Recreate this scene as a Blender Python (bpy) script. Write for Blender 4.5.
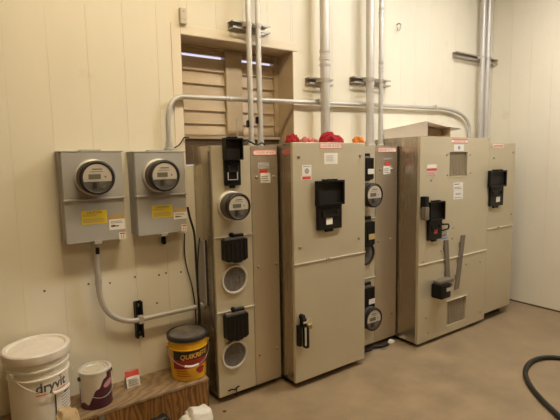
import bpy, bmesh, math, random
from mathutils import Vector, Matrix, noise

sc = bpy.context.scene
for o in list(bpy.data.objects):
    bpy.data.objects.remove(o)
COL = sc.collection

# ------------------------------------------------------------------ camera
FPX = 446.125
CAM = Vector((0.0, -2.310, 1.32))
YAW, PITCH, ROLL = (math.radians(a) for a in (34.956, -6.362, -1.072))
CF = Vector((math.sin(YAW) * math.cos(PITCH), math.cos(YAW) * math.cos(PITCH), math.sin(PITCH)))
_r = CF.cross(Vector((0, 0, 1))).normalized()
_u = _r.cross(CF)
CR = _r * math.cos(ROLL) + _u * math.sin(ROLL)
CU = -_r * math.sin(ROLL) + _u * math.cos(ROLL)
cd = bpy.data.cameras.new('camera')
cd.sensor_fit = 'HORIZONTAL'
cd.sensor_width = 36
cd.lens = FPX * 36 / 560
cd.clip_start = 0.02
co = bpy.data.objects.new('camera', cd)
COL.objects.link(co)
m3 = Matrix((CR, CU, -CF)).transposed()
co.matrix_world = Matrix.Translation(CAM) @ m3.to_4x4()
sc.camera = co

# ------------------------------------------------------------------ world, exposure
w = bpy.data.worlds.new('sky')
sc.world = w
w.use_nodes = True
w.node_tree.nodes['Background'].inputs[0].default_value = (0.80, 0.76, 1.0, 1)
w.node_tree.nodes['Background'].inputs[1].default_value = 1.0
sc.view_settings.view_transform = 'Standard'
sc.view_settings.look = 'None'
sc.view_settings.gamma = 1
sc.view_settings.use_curve_mapping = False
sc.view_settings.exposure = 0.0
LAMP = 39.0
LAMP_COL = (1.0, 0.98, 0.95)
FILL_WARM = (1.0, 0.82, 0.53)      # warm tint of the added lamps, picked to yellow the left wall


# ------------------------------------------------------------------ pixel to place
def ray(u, v):
    return CF + CR * ((u - 280) / FPX) + CU * ((210 - v) / FPX)


def PY(u, v, y):
    q = ray(u, v)
    return CAM + q * ((y - CAM.y) / q.y)


def PZ(u, v, z):
    q = ray(u, v)
    return CAM + q * ((z - CAM.z) / q.z)


def PX(u, v, x):
    q = ray(u, v)
    return CAM + q * ((x - CAM.x) / q.x)


# ------------------------------------------------------------------ materials
def mat(name, col, rough=0.5, metal=0.0, spec=0.5, var=0.0, scale=8.0, stretch=(1, 1, 1), bump=0.0, emit=None, coat=0.0, rvar=0.0):
    m = bpy.data.materials.new(name)
    m.use_nodes = True
    nt = m.node_tree
    b = nt.nodes['Principled BSDF']
    b.inputs['Base Color'].default_value = (*col, 1)
    b.inputs['Roughness'].default_value = rough
    b.inputs['Metallic'].default_value = metal
    b.inputs['Specular IOR Level'].default_value = spec
    b.inputs['Coat Weight'].default_value = coat
    if emit:
        b.inputs['Emission Color'].default_value = (*emit[0], 1)
        b.inputs['Emission Strength'].default_value = emit[1]
    if var or bump or rvar:
        g = nt.nodes.new('ShaderNodeNewGeometry')
        mp = nt.nodes.new('ShaderNodeMapping')
        mp.inputs['Scale'].default_value = stretch
        nt.links.new(g.outputs['Position'], mp.inputs['Vector'])
        n = nt.nodes.new('ShaderNodeTexNoise')
        n.inputs['Scale'].default_value = scale
        n.inputs['Detail'].default_value = 5
        n.inputs['Roughness'].default_value = 0.62
        nt.links.new(mp.outputs[0], n.inputs['Vector'])
        if var:
            r = nt.nodes.new('ShaderNodeValToRGB')
            r.color_ramp.elements[0].position = 0.3
            r.color_ramp.elements[1].position = 0.7
            r.color_ramp.elements[0].color = (*[c * (1 - var) for c in col], 1)
            r.color_ramp.elements[1].color = (*[min(1, c * (1 + var)) for c in col], 1)
            nt.links.new(n.outputs['Fac'], r.inputs[0])
            nt.links.new(r.outputs[0], b.inputs['Base Color'])
        if rvar:
            mr = nt.nodes.new('ShaderNodeMapRange')
            mr.inputs['From Min'].default_value = 0.3
            mr.inputs['From Max'].default_value = 0.7
            mr.inputs['To Min'].default_value = max(0.05, rough - rvar)
            mr.inputs['To Max'].default_value = min(1, rough + rvar)
            nt.links.new(n.outputs['Fac'], mr.inputs[0])
            nt.links.new(mr.outputs[0], b.inputs['Roughness'])
        if bump:
            bp = nt.nodes.new('ShaderNodeBump')
            bp.inputs['Strength'].default_value = bump
            bp.inputs['Distance'].default_value = 0.004
            nt.links.new(n.outputs['Fac'], bp.inputs['Height'])
            nt.links.new(bp.outputs[0], b.inputs['Normal'])
    return m


def mix_col(nt, fac_socket, a_socket, bcol):
    mx = nt.nodes.new('ShaderNodeMix')
    mx.data_type = 'RGBA'
    nt.links.new(fac_socket, mx.inputs[0])
    nt.links.new(a_socket, mx.inputs[6])
    mx.inputs[7].default_value = (*bcol, 1)
    return mx.outputs[2]


def wall_material():
    m = mat('cream_wall_panel', (0.81, 0.755, 0.61), 0.42, spec=0.35, var=0.035, scale=2.2, stretch=(1, 1, 0.4))
    nt = m.node_tree
    b = nt.nodes['Principled BSDF']
    src = b.inputs['Base Color'].links[0].from_socket
    # cleaner bare strip where a board was once screwed on, and scuffs
    g = nt.nodes.new('ShaderNodeNewGeometry')
    sp = nt.nodes.new('ShaderNodeSeparateXYZ')
    nt.links.new(g.outputs['Position'], sp.inputs[0])

    def step(sock, lo, hi):
        mr = nt.nodes.new('ShaderNodeMapRange')
        mr.inputs['From Min'].default_value = lo
        mr.inputs['From Max'].default_value = hi
        nt.links.new(sock, mr.inputs[0])
        return mr.outputs[0]

    def mul(a, c):
        mm = nt.nodes.new('ShaderNodeMath')
        mm.operation = 'MULTIPLY'
        nt.links.new(a, mm.inputs[0])
        if isinstance(c, float):
            mm.inputs[1].default_value = c
        else:
            nt.links.new(c, mm.inputs[1])
        return mm.outputs[0]
    f = mul(step(sp.outputs['X'], 0.186, 0.19), step(sp.outputs['X'], 1.03, 1.02))
    f = mul(f, mul(step(sp.outputs['Z'], 0.43, 0.50), step(sp.outputs['Z'], 0.748, 0.742)))
    f = mul(f, step(sp.outputs['Y'], -0.5, -0.4))
    out = mix_col(nt, mul(f, 0.55), src, (0.80, 0.76, 0.66))
    n = nt.nodes.new('ShaderNodeTexNoise')
    n.inputs['Scale'].default_value = 5.0
    n.inputs['Detail'].default_value = 8
    n.inputs['Roughness'].default_value = 0.7
    nt.links.new(g.outputs['Position'], n.inputs['Vector'])
    out = mix_col(nt, mul(step(n.outputs['Fac'], 0.60, 0.78), 0.35), out, (0.52, 0.42, 0.26))
    nt.links.new(out, b.inputs['Base Color'])
    return m


def wood_material(name, c0, c1, scale, stretch, dist, rough):
    m = bpy.data.materials.new(name)
    m.use_nodes = True
    nt = m.node_tree
    b = nt.nodes['Principled BSDF']
    b.inputs['Roughness'].default_value = rough
    g = nt.nodes.new('ShaderNodeNewGeometry')
    mp = nt.nodes.new('ShaderNodeMapping')
    mp.inputs['Scale'].default_value = stretch
    nt.links.new(g.outputs['Position'], mp.inputs['Vector'])
    wv = nt.nodes.new('ShaderNodeTexWave')
    wv.wave_type = 'RINGS'
    wv.rings_direction = 'SPHERICAL'
    wv.inputs['Scale'].default_value = scale
    wv.inputs['Distortion'].default_value = dist
    wv.inputs['Detail'].default_value = 3
    wv.inputs['Detail Scale'].default_value = 1.2
    nt.links.new(mp.outputs[0], wv.inputs['Vector'])
    n = nt.nodes.new('ShaderNodeTexNoise')
    n.inputs['Scale'].default_value = 14
    n.inputs['Detail'].default_value = 6
    nt.links.new(mp.outputs[0], n.inputs['Vector'])
    mx = nt.nodes.new('ShaderNodeMath')
    mx.operation = 'MULTIPLY_ADD'
    nt.links.new(wv.outputs['Fac'], mx.inputs[0])
    mx.inputs[1].default_value = 0.55
    ad = nt.nodes.new('ShaderNodeMath')
    ad.operation = 'MULTIPLY'
    nt.links.new(n.outputs['Fac'], ad.inputs[0])
    ad.inputs[1].default_value = 0.5
    nt.links.new(ad.outputs[0], mx.inputs[2])
    r = nt.nodes.new('ShaderNodeValToRGB')
    r.color_ramp.elements[0].position = 0.15
    r.color_ramp.elements[1].position = 0.8
    r.color_ramp.elements[0].color = (*c0, 1)
    r.color_ramp.elements[1].color = (*c1, 1)
    nt.links.new(mx.outputs[0], r.inputs[0])
    nt.links.new(r.outputs[0], b.inputs['Base Color'])
    return m


M = {}
M['wall'] = wall_material()
M['wallbase'] = mat('panel_joint', (0.80, 0.74, 0.59), 0.6)
M['trim'] = mat('cream_trim', (0.81, 0.72, 0.56), 0.45, var=0.03, scale=5)
M['farwall'] = mat('tan_far_wall', (0.36, 0.225, 0.085), 0.7, var=0.1, scale=3)
M['ceiling'] = mat('ceiling_tan', (0.50, 0.37, 0.19), 0.8)
M['floor'] = mat('worn_concrete_floor', (0.30, 0.222, 0.135), 0.55, spec=0.35, var=0.2, scale=4.5, bump=0.08, rvar=0.12)
M['steel'] = mat('brushed_stainless', (0.50, 0.44, 0.355), 0.27, metal=0.92, var=0.03, scale=2.5, stretch=(6, 6, 0.3), rvar=0.03)
M['steelfront'] = mat('dull_galvanized_front', (0.63, 0.57, 0.42), 0.48, metal=0.45, var=0.04, scale=3, stretch=(1, 1, 1), rvar=0.06)
M['steeldoor'] = mat('brushed_stainless_door', (0.60, 0.525, 0.40), 0.36, metal=0.72, var=0.035, scale=2.5, stretch=(7, 7, 0.3), rvar=0.03)
M['lip'] = mat('bright_steel_lip', (0.92, 0.90, 0.84), 0.28, metal=0.5)
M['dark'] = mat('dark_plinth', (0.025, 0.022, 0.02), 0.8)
M['galv'] = mat('galvanized_conduit', (0.60, 0.58, 0.545), 0.52, metal=0.6, var=0.08, scale=9, stretch=(1, 1, 0.4), rvar=0.08)
M['strut'] = mat('galvanized_strut', (0.50, 0.47, 0.42), 0.5, metal=0.7, var=0.12, scale=20)
M['boxgrey'] = mat('meter_box_grey', (0.42, 0.41, 0.385), 0.5, metal=0.1, spec=0.4, var=0.025, scale=6)
M['boxlip'] = mat('meter_box_lip', (0.46, 0.45, 0.42), 0.42, metal=0.2)
M['black'] = mat('black_plastic', (0.007, 0.006, 0.0055), 0.45, spec=0.28, var=0.2, scale=30)
M['blackin'] = mat('black_plastic_matt', (0.014, 0.012, 0.010), 0.6, spec=0.3)
M['rubber'] = mat('black_rubber', (0.016, 0.013, 0.011), 0.5, var=0.3, scale=20)
M['meterbody'] = mat('meter_smoke_grey', (0.10, 0.085, 0.07), 0.5)
M['meterrim'] = mat('meter_rim', (0.028, 0.023, 0.019), 0.5, spec=0.35)
M['meterface'] = mat('meter_face_dark', (0.09, 0.078, 0.065), 0.4)
M['meterplate'] = mat('meter_nameplate', (0.52, 0.47, 0.40), 0.4)
M['lcd'] = mat('lcd_grey_green', (0.15, 0.145, 0.10), 0.2)
M['ring'] = mat('steel_ring', (0.70, 0.67, 0.60), 0.4, metal=0.4)
M['blank'] = mat('grey_blank_cover', (0.13, 0.115, 0.10), 0.55, var=0.35, scale=60, bump=0.2)
M['white'] = mat('white_label', (0.86, 0.83, 0.76), 0.5)
M['print'] = mat('dark_print', (0.10, 0.09, 0.08), 0.6)
M['greyprint'] = mat('grey_print', (0.40, 0.38, 0.36), 0.6)
M['blueprint'] = mat('blue_print', (0.30, 0.34, 0.55), 0.6)
M['red'] = mat('red_print', (0.66, 0.07, 0.05), 0.5)
M['pinkred'] = mat('danger_red_faded', (0.72, 0.22, 0.17), 0.5)
M['yellow'] = mat('caution_yellow', (0.80, 0.62, 0.03), 0.5)
M['tan'] = mat('tan_sticker', (0.52, 0.38, 0.16), 0.5)
M['silver'] = mat('silver_sticker', (0.60, 0.60, 0.57), 0.35, metal=0.4)
M['brass'] = mat('brass', (0.50, 0.36, 0.13), 0.35, metal=0.9)
M['screw'] = mat('screw_steel', (0.42, 0.37, 0.29), 0.4, metal=0.7)
M['slat'] = mat('louvre_slat', (0.55, 0.44, 0.30), 0.6, var=0.14, scale=7, stretch=(0.5, 1, 3))
M['slatframe'] = mat('louvre_frame', (0.47, 0.37, 0.24), 0.55, var=0.08, scale=8)
M['darkinfill'] = mat('dark_brown_infill', (0.10, 0.065, 0.035), 0.7, var=0.3, scale=10)
M['card'] = mat('pale_carton', (0.88, 0.83, 0.78), 0.7, var=0.03, scale=6)
M['kraft'] = mat('kraft_inside', (0.40, 0.29, 0.17), 0.8, var=0.05, scale=6)
M['ragred'] = mat('red_cloth', (0.36, 0.014, 0.024), 0.9, var=0.2, scale=30)
M['ragpink'] = mat('faded_pink_cloth', (0.55, 0.16, 0.15), 0.9, var=0.2, scale=25)
M['ragorange'] = mat('orange_cloth', (0.70, 0.22, 0.03), 0.9, var=0.15, scale=25)
M['bucket'] = mat('white_bucket_plastic', (0.80, 0.76, 0.67), 0.38, var=0.03, scale=8)
M['bucketlid'] = mat('dusty_white_lid', (0.84, 0.79, 0.72), 0.5, var=0.10, scale=14)
M['ply'] = wood_material('worn_plywood', (0.21, 0.14, 0.078), (0.36, 0.245, 0.135), 5.0, (1.0, 2.2, 1), 9, 0.6)
M['plyfront'] = wood_material('varnished_plywood', (0.12, 0.05, 0.014), (0.34, 0.165, 0.05), 3.0, (4.5, 1, 1.2), 12, 0.38)
M['canpurple'] = mat('plum_paint_can', (0.060, 0.012, 0.024), 0.3, coat=0.2)
M['cansteel'] = mat('paint_can_steel', (0.70, 0.67, 0.60), 0.4, metal=0.2, var=0.06, scale=12)
M['paint'] = mat('cream_paint_drip', (0.64, 0.57, 0.46), 0.45, var=0.06, scale=20)
M['pinklogo'] = mat('pink_logo', (0.60, 0.28, 0.32), 0.5)
M['bucketyellow'] = mat('yellow_bucket_plastic', (0.78, 0.42, 0.015), 0.4)
M['lidgrey'] = mat('dusty_dark_lid', (0.15, 0.13, 0.105), 0.6, var=0.55, scale=9)
M['lidrim'] = mat('dark_lid_rim', (0.025, 0.022, 0.02), 0.5)
M['labelred'] = mat('maroon_label', (0.33, 0.025, 0.02), 0.5)
M['gold'] = mat('gold_lettering', (0.72, 0.42, 0.06), 0.5)
M['wire'] = mat('bail_wire', (0.62, 0.60, 0.56), 0.35, metal=0.8)
M['grip'] = mat('white_grip', (0.80, 0.76, 0.70), 0.5)
M['bag'] = mat('white_plastic_bag', (0.80, 0.77, 0.72), 0.45)
M['kraftbag'] = mat('crumpled_tan_paper', (0.55, 0.41, 0.24), 0.8)
M['strapgrey'] = mat('grey_strap', (0.23, 0.20, 0.16), 0.5, metal=0.4)
M['mesh'] = mat('vent_mesh', (0.37, 0.32, 0.22), 0.6, metal=0.3)
M['meshbar'] = mat('vent_bar', (0.43, 0.37, 0.27), 0.5, metal=0.4)
M['sensor'] = mat('beige_sensor', (0.60, 0.55, 0.44), 0.5)
M['housing'] = mat('lamp_housing', (0.8, 0.8, 0.78), 0.5)
M['diffuser'] = mat('lamp_diffuser', (0.9, 0.9, 0.85), 0.5, emit=(LAMP_COL, LAMP * 1.26))
M['fill_left'] = mat('fill_lamp_warm', (0.9, 0.9, 0.85), 0.5, emit=(FILL_WARM, LAMP * 0.95))
M['fill_rear'] = mat('fill_lamp_dim', (0.9, 0.9, 0.85), 0.5, emit=(FILL_WARM, LAMP * 0.5))
M['hole'] = mat('rusty_hole', (0.10, 0.055, 0.02), 0.8)


# ------------------------------------------------------------------ mesh helpers
class MB:
    def __init__(self):
        self.bm = bmesh.new()

    def box(self, x0, x1, y0, y1, z0, z1, bevel=0.0, seg=1):
        x0, x1 = sorted((x0, x1)); y0, y1 = sorted((y0, y1)); z0, z1 = sorted((z0, z1))
        g = bmesh.ops.create_cube(self.bm, size=1)
        vs = g['verts']
        for v in vs:
            v.co = Vector(((x0 + x1) / 2 + v.co.x * (x1 - x0), (y0 + y1) / 2 + v.co.y * (y1 - y0), (z0 + z1) / 2 + v.co.z * (z1 - z0)))
        if bevel:
            es = list({e for v in vs for e in v.link_edges})
            bmesh.ops.bevel(self.bm, geom=es, offset=bevel, segments=seg, affect='EDGES', profile=0.6)
        return self

    def prism(self, pts, d0, d1, axis='y'):
        """pts are (a, z) pairs in the plane, extruded along axis from d0 to d1"""
        def mk(p, d):
            return Vector((p[0], d, p[1])) if axis == 'y' else (Vector((d, p[0], p[1])) if axis == 'x' else Vector((p[0], p[1], d)))
        a = [self.bm.verts.new(mk(p, d0)) for p in pts]
        b = [self.bm.verts.new(mk(p, d1)) for p in pts]
        n = len(pts)
        self.bm.faces.new(a)
        self.bm.faces.new(b[::-1])
        for i in range(n):
            self.bm.faces.new((a[i], b[i], b[(i + 1) % n], a[(i + 1) % n]))
        bmesh.ops.recalc_face_normals(self.bm, faces=self.bm.faces[:])
        return self

    def lathe(self, c, axis, prof, seg=32, cap=True):
        c = Vector(c)
        az = Vector(axis).normalized()
        ax = Vector((1, 0, 0)) if abs(az.x) < 0.9 else Vector((0, 1, 0))
        ax = (ax - az * ax.dot(az)).normalized()
        ay = az.cross(ax)
        rings = []
        for r, h in prof:
            rings.append([self.bm.verts.new(c + az * h + (ax * math.cos(t) + ay * math.sin(t)) * r) for t in (2 * math.pi * k / seg for k in range(seg))])
        nf = []
        for a, b in zip(rings, rings[1:]):
            for k in range(seg):
                nf.append(self.bm.faces.new((a[k], a[(k + 1) % seg], b[(k + 1) % seg], b[k])))
        if cap:
            nf.append(self.bm.faces.new(rings[0][::-1]))
            nf.append(self.bm.faces.new(rings[-1]))
        bmesh.ops.recalc_face_normals(self.bm, faces=nf)
        return self

    def cyl(self, p0, p1, r, seg=16):
        p0, p1 = Vector(p0), Vector(p1)
        return self.lathe(p0, p1 - p0, [(r, 0), (r, (p1 - p0).length)], seg)

    def tube(self, pts, r, seg=12):
        pts = [Vector(p) for p in pts]
        n = len(pts)
        T = [(pts[min(i + 1, n - 1)] - pts[max(i - 1, 0)]).normalized() for i in range(n)]
        a = Vector((0, 0, 1)) if abs(T[0].z) < 0.9 else Vector((1, 0, 0))
        N = (a - T[0] * a.dot(T[0])).normalized()
        rings = []
        for i in range(n):
            N = (N - T[i] * N.dot(T[i])).normalized()
            B = T[i].cross(N)
            rings.append([self.bm.verts.new(pts[i] + (N * math.cos(t) + B * math.sin(t)) * r) for t in (2 * math.pi * k / seg for k in range(seg))])
        nf = []
        for p, q in zip(rings, rings[1:]):
            for k in range(seg):
                nf.append(self.bm.faces.new((p[k], p[(k + 1) % seg], q[(k + 1) % seg], q[k])))
        nf.append(self.bm.faces.new(rings[0][::-1]))
        nf.append(self.bm.faces.new(rings[-1]))
        bmesh.ops.recalc_face_normals(self.bm, faces=nf)
        return self

    def lump(self, c, rx, ry, h, seed, rough=0.35, freq=2.2, sub=4, boxy=1.0):
        """crumpled heap standing on z=c.z"""
        g = bmesh.ops.create_icosphere(self.bm, subdivisions=sub, radius=1)
        off = Vector((seed * 7.31, seed * 3.7, seed * 1.9))
        for v in g['verts']:
            p = v.co.copy()
            n1 = noise.noise(p * freq + off)
            n2 = abs(noise.noise(p * freq * 2.1 + off * 2))
            k = 1 + rough * n1 - rough * 0.8 * n2
            if boxy != 1.0:
                p = Vector([math.copysign(abs(e) ** boxy, e) for e in p])
                p *= 0.9
            q = p * k
            z = q.z if q.z > -0.15 else -0.15
            v.co = Vector((c[0] + q.x * rx, c[1] + q.y * ry, c[2] + (z + 0.15) / 1.15 * h))
        return self

    def strip(self, fn, nu, nv):
        vs = [[self.bm.verts.new(fn(i / nu, j / nv)) for j in range(nv + 1)] for i in range(nu + 1)]
        for i in range(nu):
            for j in range(nv):
                self.bm.faces.new((vs[i][j], vs[i + 1][j], vs[i + 1][j + 1], vs[i][j + 1]))
        return self

    def build(self, name, material, parent=None, smooth=True, solid=0.0):
        bm = self.bm
        if solid:
            bmesh.ops.recalc_face_normals(bm, faces=bm.faces[:])
            bmesh.ops.solidify(bm, geom=bm.faces[:], thickness=solid)
        if parent is None:
            lo = Vector((min(v.co[i] for v in bm.verts) for i in range(3)))
            hi = Vector((max(v.co[i] for v in bm.verts) for i in range(3)))
            org = Vector(((lo.x + hi.x) / 2, (lo.y + hi.y) / 2, lo.z))
        else:
            org = Vector(parent['_o'])
        for v in bm.verts:
            v.co -= org
        me = bpy.data.meshes.new(name)
        bm.to_mesh(me)
        bm.free()
        me.materials.append(M[material])
        if smooth:
            for p in me.polygons:
                p.use_smooth = True
            me.set_sharp_from_angle(angle=math.radians(35))
        o = bpy.data.objects.new(name, me)
        COL.objects.link(o)
        if parent is None:
            o.location = org
        else:
            o.parent = parent
        o['_o'] = tuple(org)
        return o


def tag(o, label, cat, group=None):
    o['label'] = label
    o['category'] = cat
    if group:
        o['group'] = group
    return o


def thing(name, label, cat, loc, group=None):
    o = bpy.data.objects.new(name, None)
    o.empty_display_size = 0.05
    COL.objects.link(o)
    o.location = loc
    o['_o'] = tuple(loc)
    return tag(o, label, cat, group)


def struct(o):
    o['kind'] = 'structure'
    return o


def bx(name, material, parent, *a, **k):
    return MB().box(*a, **k).build(name, material, parent)


def text_mesh(s, size, extrude=0.0003, shear=0.0, offset=0.0):
    cu = bpy.data.curves.new('t', 'FONT')
    cu.body = s
    cu.size = size
    cu.extrude = extrude
    cu.shear = shear
    cu.offset = offset
    cu.align_x = 'CENTER'
    cu.align_y = 'CENTER'
    cu.resolution_u = 3
    o = bpy.data.objects.new('t', cu)
    COL.objects.link(o)
    dg = bpy.context.evaluated_depsgraph_get()
    me = bpy.data.meshes.new_from_object(o.evaluated_get(dg))
    bpy.data.objects.remove(o)
    bpy.data.curves.remove(cu)
    return me


def text_into(mb, s, fn, size, **k):
    """adds lettering to mb; fn(x, up, out) -> world point"""
    me = text_mesh(s, size, **k)
    vs = [mb.bm.verts.new(fn(v.co.x, v.co.y, v.co.z)) for v in me.vertices]
    for p in me.polygons:
        try:
            mb.bm.faces.new([vs[i] for i in p.vertices])
        except ValueError:
            pass
    bpy.data.meshes.remove(me)
    return mb


def text_width(s, **k):
    me = text_mesh(s, 1.0, **k)
    xs = [v.co.x for v in me.vertices]
    wd = max(xs) - min(xs)
    bpy.data.meshes.remove(me)
    return wd


def rect_px(u0, v0, u1, v1, y):
    um, vm = (u0 + u1) / 2, (v0 + v1) / 2
    return PY(u0, vm, y).x, PY(u1, vm, y).x, PY(um, v1, y).z, PY(um, v0, y).z


def sticker(parent, r, y, material, prints=(), name='sticker', label=None, t=0.0012):
    """flat sticker on a -y facing plane; prints: (kind, args, material) in unit coords of the sticker"""
    x0, x1, z0, z1 = r
    s = bx(name, material, parent, x0, x1, y - t, y, z0, z1)
    if label:
        s['label'] = label
    W, H = x1 - x0, z1 - z0
    by = {}
    for kind, a, pm in prints:
        mb = by.setdefault(pm, MB())
        if kind == 'bar':
            mb.box(x0 + a[0] * W, x0 + a[1] * W, y - t - 0.0005, y - t + 0.0002, z0 + a[2] * H, z0 + a[3] * H)
        elif kind == 'ring':
            cx, cz, rr = x0 + a[0] * W, z0 + a[1] * H, a[2] * H
            mb.lathe((cx, y - t + 0.0002, cz), (0, -1, 0), [(rr, 0), (rr, 0.0006)], 16)
        elif kind == 'text':
            cx, cz = x0 + a[1] * W, z0 + a[2] * H
            size = a[3] * H / 0.72
            tw = text_width(a[0]) * size
            kx = min(1.0, 0.9 * W / tw)
            text_into(mb, a[0], lambda X, Z, O: Vector((cx + X * kx, y - t - 0.0004 - O, cz + Z)), size)
    for pm, mb in by.items():
        mb.build('print', pm, s, smooth=False)
    return s


def lines(n, z0, z1, x0=0.1, x1=0.9, seed=1, m='greyprint'):
    rnd = random.Random(seed)
    h = (z1 - z0) / (n * 1.8)
    return [('bar', (x0, x1 - rnd.random() * 0.25 * (x1 - x0), z0 + i * (z1 - z0) / n, z0 + i * (z1 - z0) / n + h), m) for i in range(n)]


def danger(parent, r, y, m='pinkred'):
    return sticker(parent, r, y, 'white', [('bar', (0, 1, 0.86, 1), m), ('bar', (0, 1, 0, 0.12), m), ('bar', (0, 0.03, 0, 1), m), ('bar', (0.97, 1, 0, 1), m),
                                            ('text', ('DANGER HI VOLT', 0.5, 0.49, 0.5), m)], label='red and white danger strip')


def screw(parent, u, v, y, r=0.009, m='screw'):
    p = PY(u, v, y)
    mb = MB().lathe((p.x, y + 0.001, p.z), (0, -1, 0), [(r, 0), (r, 0.003), (r * 0.6, 0.006)], 12)
    mb.box(p.x - r * 0.8, p.x + r * 0.8, y - 0.0068, y - 0.004, p.z - r * 0.14, p.z + r * 0.14)
    return mb.build('screw', m, parent)


# ------------------------------------------------------------------ the room
X0, X1, Y0, ZC = -2.6, 4.01, -5.6, 2.95
struct(bx('floor', 'floor', None, X0 - 0.1, X1 + 0.1, Y0 - 0.1, 0.3, -0.12, 0))
struct(bx('ceiling', 'ceiling', None, X0 - 0.1, X1 + 0.1, Y0 - 0.1, 0.3, ZC, ZC + 0.12))

WX0, WX1, WZ0, WZ1 = 0.988, 1.737, 1.300, 1.998       # opening in the back wall
mb = MB()
mb.box(X0 - 0.1, WX0, 0.003, 0.26, 0, ZC).box(WX1, X1 + 0.1, 0.003, 0.26, 0, ZC).box(WX0, WX1, 0.003, 0.26, 0, WZ0).box(WX0, WX1, 0.003, 0.26, WZ1, ZC)
wb = struct(mb.build('wall_back', 'wallbase', smooth=False))
seams = [0.344 + 0.172 * k for k in range(-18, 22)]
seams = [X0] + [s for s in seams if X0 + 0.03 < s < X1 - 0.03] + [X1]
G = 0.0003
for a, b in zip(seams, seams[1:]):
    for (pa, pb, z0, z1) in ((a, min(b, WX0), 0, ZC), (max(a, WX1), b, 0, ZC), (max(a, WX0), min(b, WX1), 0, WZ0), (max(a, WX0), min(b, WX1), WZ1, ZC)):
        if pb - pa > 0.01:
            bx('wall_panel', 'wall', wb, pa + G, pb - G, 0.0, 0.0029, z0, z1, bevel=0.0004)
# screw holes left by a removed board
for u, v in ((44.5, 291), (88.5, 284), (135, 277), (166, 273), (181, 272), (159, 275), (110, 283), (157, 303)):
    p = PY(u, v, 0)
    MB().lathe((p.x, 0.001, p.z), (0, -1, 0), [(0.006, 0), (0.0045, 0.003)], 8).build('screw_hole', 'hole', wb)

wr = struct(bx('wall_right', 'wallbase', None, X1 + 0.003, X1 + 0.12, Y0 - 0.1, 0.0, 0, ZC))
k = 0
y = 0.0
while y > Y0 + 0.02:
    y2 = max(y - 0.172, Y0)
    bx('wall_panel', 'wall', wr, X1, X1 + 0.0029, y2 + G, y - G, 0, ZC, bevel=0.0003)
    y = y2
struct(bx('wall_left', 'farwall', None, X0 - 0.1, X0, Y0 - 0.1, 0.0, 0, ZC))
struct(bx('wall_front', 'farwall', None, X0, X1, Y0 - 0.1, Y0, 0, ZC))

struct(bx('base_line_right', 'hole', None, X1 - 0.004, X1, Y0, 0.0, 0, 0.012))  # thin dark strip drawn for the gap line at the wall foot

# window opening: liner, trim, louvred unit
t1 = struct(bx('trim_1', 'trim', None, 0.936, WX0, -0.004, 0.0, WZ0 - 0.02, WZ1 + 0.05, bevel=0.001))
t2 = struct(bx('trim_2', 'trim', None, WX0 + 0.001, WX1 + 0.03, -0.004, 0.0, WZ1, WZ1 + 0.05, bevel=0.001))
WY = 0.165                                              # front of the louvred unit
mb = MB()
mb.box(WX0, WX0 + 0.004, 0.0, WY, WZ0, WZ1).box(WX1 - 0.004, WX1, 0.0, WY, WZ0, WZ1).box(WX0 + 0.004, WX1 - 0.004, 0.0, WY, WZ1 - 0.004, WZ1)
win = struct(mb.build('window_1', 'slatframe', smooth=False))


def wx(u, v=90, y=WY + 0.02):
    return PY(u, v, y).x


def wz(u, v, y=WY + 0.02):
    return PY(u, v, y).z


SILL = 1.475
ZT = WZ1 - 0.004
bx('window_frame', 'slatframe', win, WX0 + 0.004, WX1 - 0.004, WY, WY + 0.05, ZT - 0.012, ZT)
bx('window_frame', 'slatframe', win, WX0 + 0.004, WX0 + 0.030, WY, WY + 0.05, SILL, ZT - 0.012)
bx('window_frame', 'slatframe', win, WX1 - 0.034, WX1 - 0.004, WY, WY + 0.05, SILL, ZT - 0.012)
bx('window_sill', 'trim', win, WX0 + 0.004, WX1 - 0.004, WY - 0.015, WY + 0.05, SILL - 0.02, SILL, bevel=0.003)
bx('lower_infill', 'darkinfill', win, WX0 + 0.004, WX1 - 0.004, WY, WY + 0.03, WZ0 + 0.004, SILL - 0.02)  # dark brown sheet closing the opening below the sill
xm0, xm1 = wx(224), wx(240)
bx('mullion', 'slatframe', win, xm0, xm1, WY - 0.012, WY + 0.05, SILL, ZT - 0.012, bevel=0.003)
PITCHZ = 0.0775
for (xa, xb, ztop) in ((WX0 + 0.031, xm0 - 0.001, 1.930), (xm1 + 0.001, WX1 - 0.035, 1.930)):
    z = ztop
    while z > SILL + 0.02:
        zb = max(z - PITCHZ, SILL)
        mb = MB().prism([(WY + 0.034, z + 0.006), (WY + 0.024, z + 0.006), (WY + 0.006, zb + 0.004), (WY + 0.018, zb + 0.001)], xa, xb, 'x')
        mb.build('slat', 'slat', win, smooth=False)
        z = zb
    # header slat above the open slit
    MB().prism([(WY + 0.034, ZT - 0.012), (WY + 0.022, ZT - 0.012), (WY + 0.008, 1.950), (WY + 0.020, 1.948)], xa, xb, 'x').build('slat', 'slat', win, smooth=False)

# ------------------------------------------------------------------ ceiling lamps
def ceiling_lamp(x, y, lx, ly, label, m='diffuser'):
    t = thing('ceiling_light', label, 'light', (x, y, ZC))
    bx('housing', 'housing', t, x - lx, x + lx, y - ly, y + ly, ZC - 0.05, ZC, bevel=0.006)
    bx('diffuser', m, t, x - lx + 0.02, x + lx - 0.02, y - ly + 0.02, y + ly - 0.02, ZC - 0.075, ZC - 0.05, bevel=0.01)
    return t


ceiling_lamp(2.75, -1.2, 0.62, 0.13, 'fluorescent ceiling fixture above the steel cabinets')
ceiling_lamp(0.75, -1.2, 0.62, 0.13, 'added warm ceiling fixture brightening the left wall', 'fill_left')  # added unseen lamp, placed to brighten and warm the left wall
ceiling_lamp(0.6, -3.1, 0.62, 0.13, 'added dim ceiling fixture filling from behind the camera', 'fill_rear')  # added unseen lamp, weak fill from behind the camera

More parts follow.
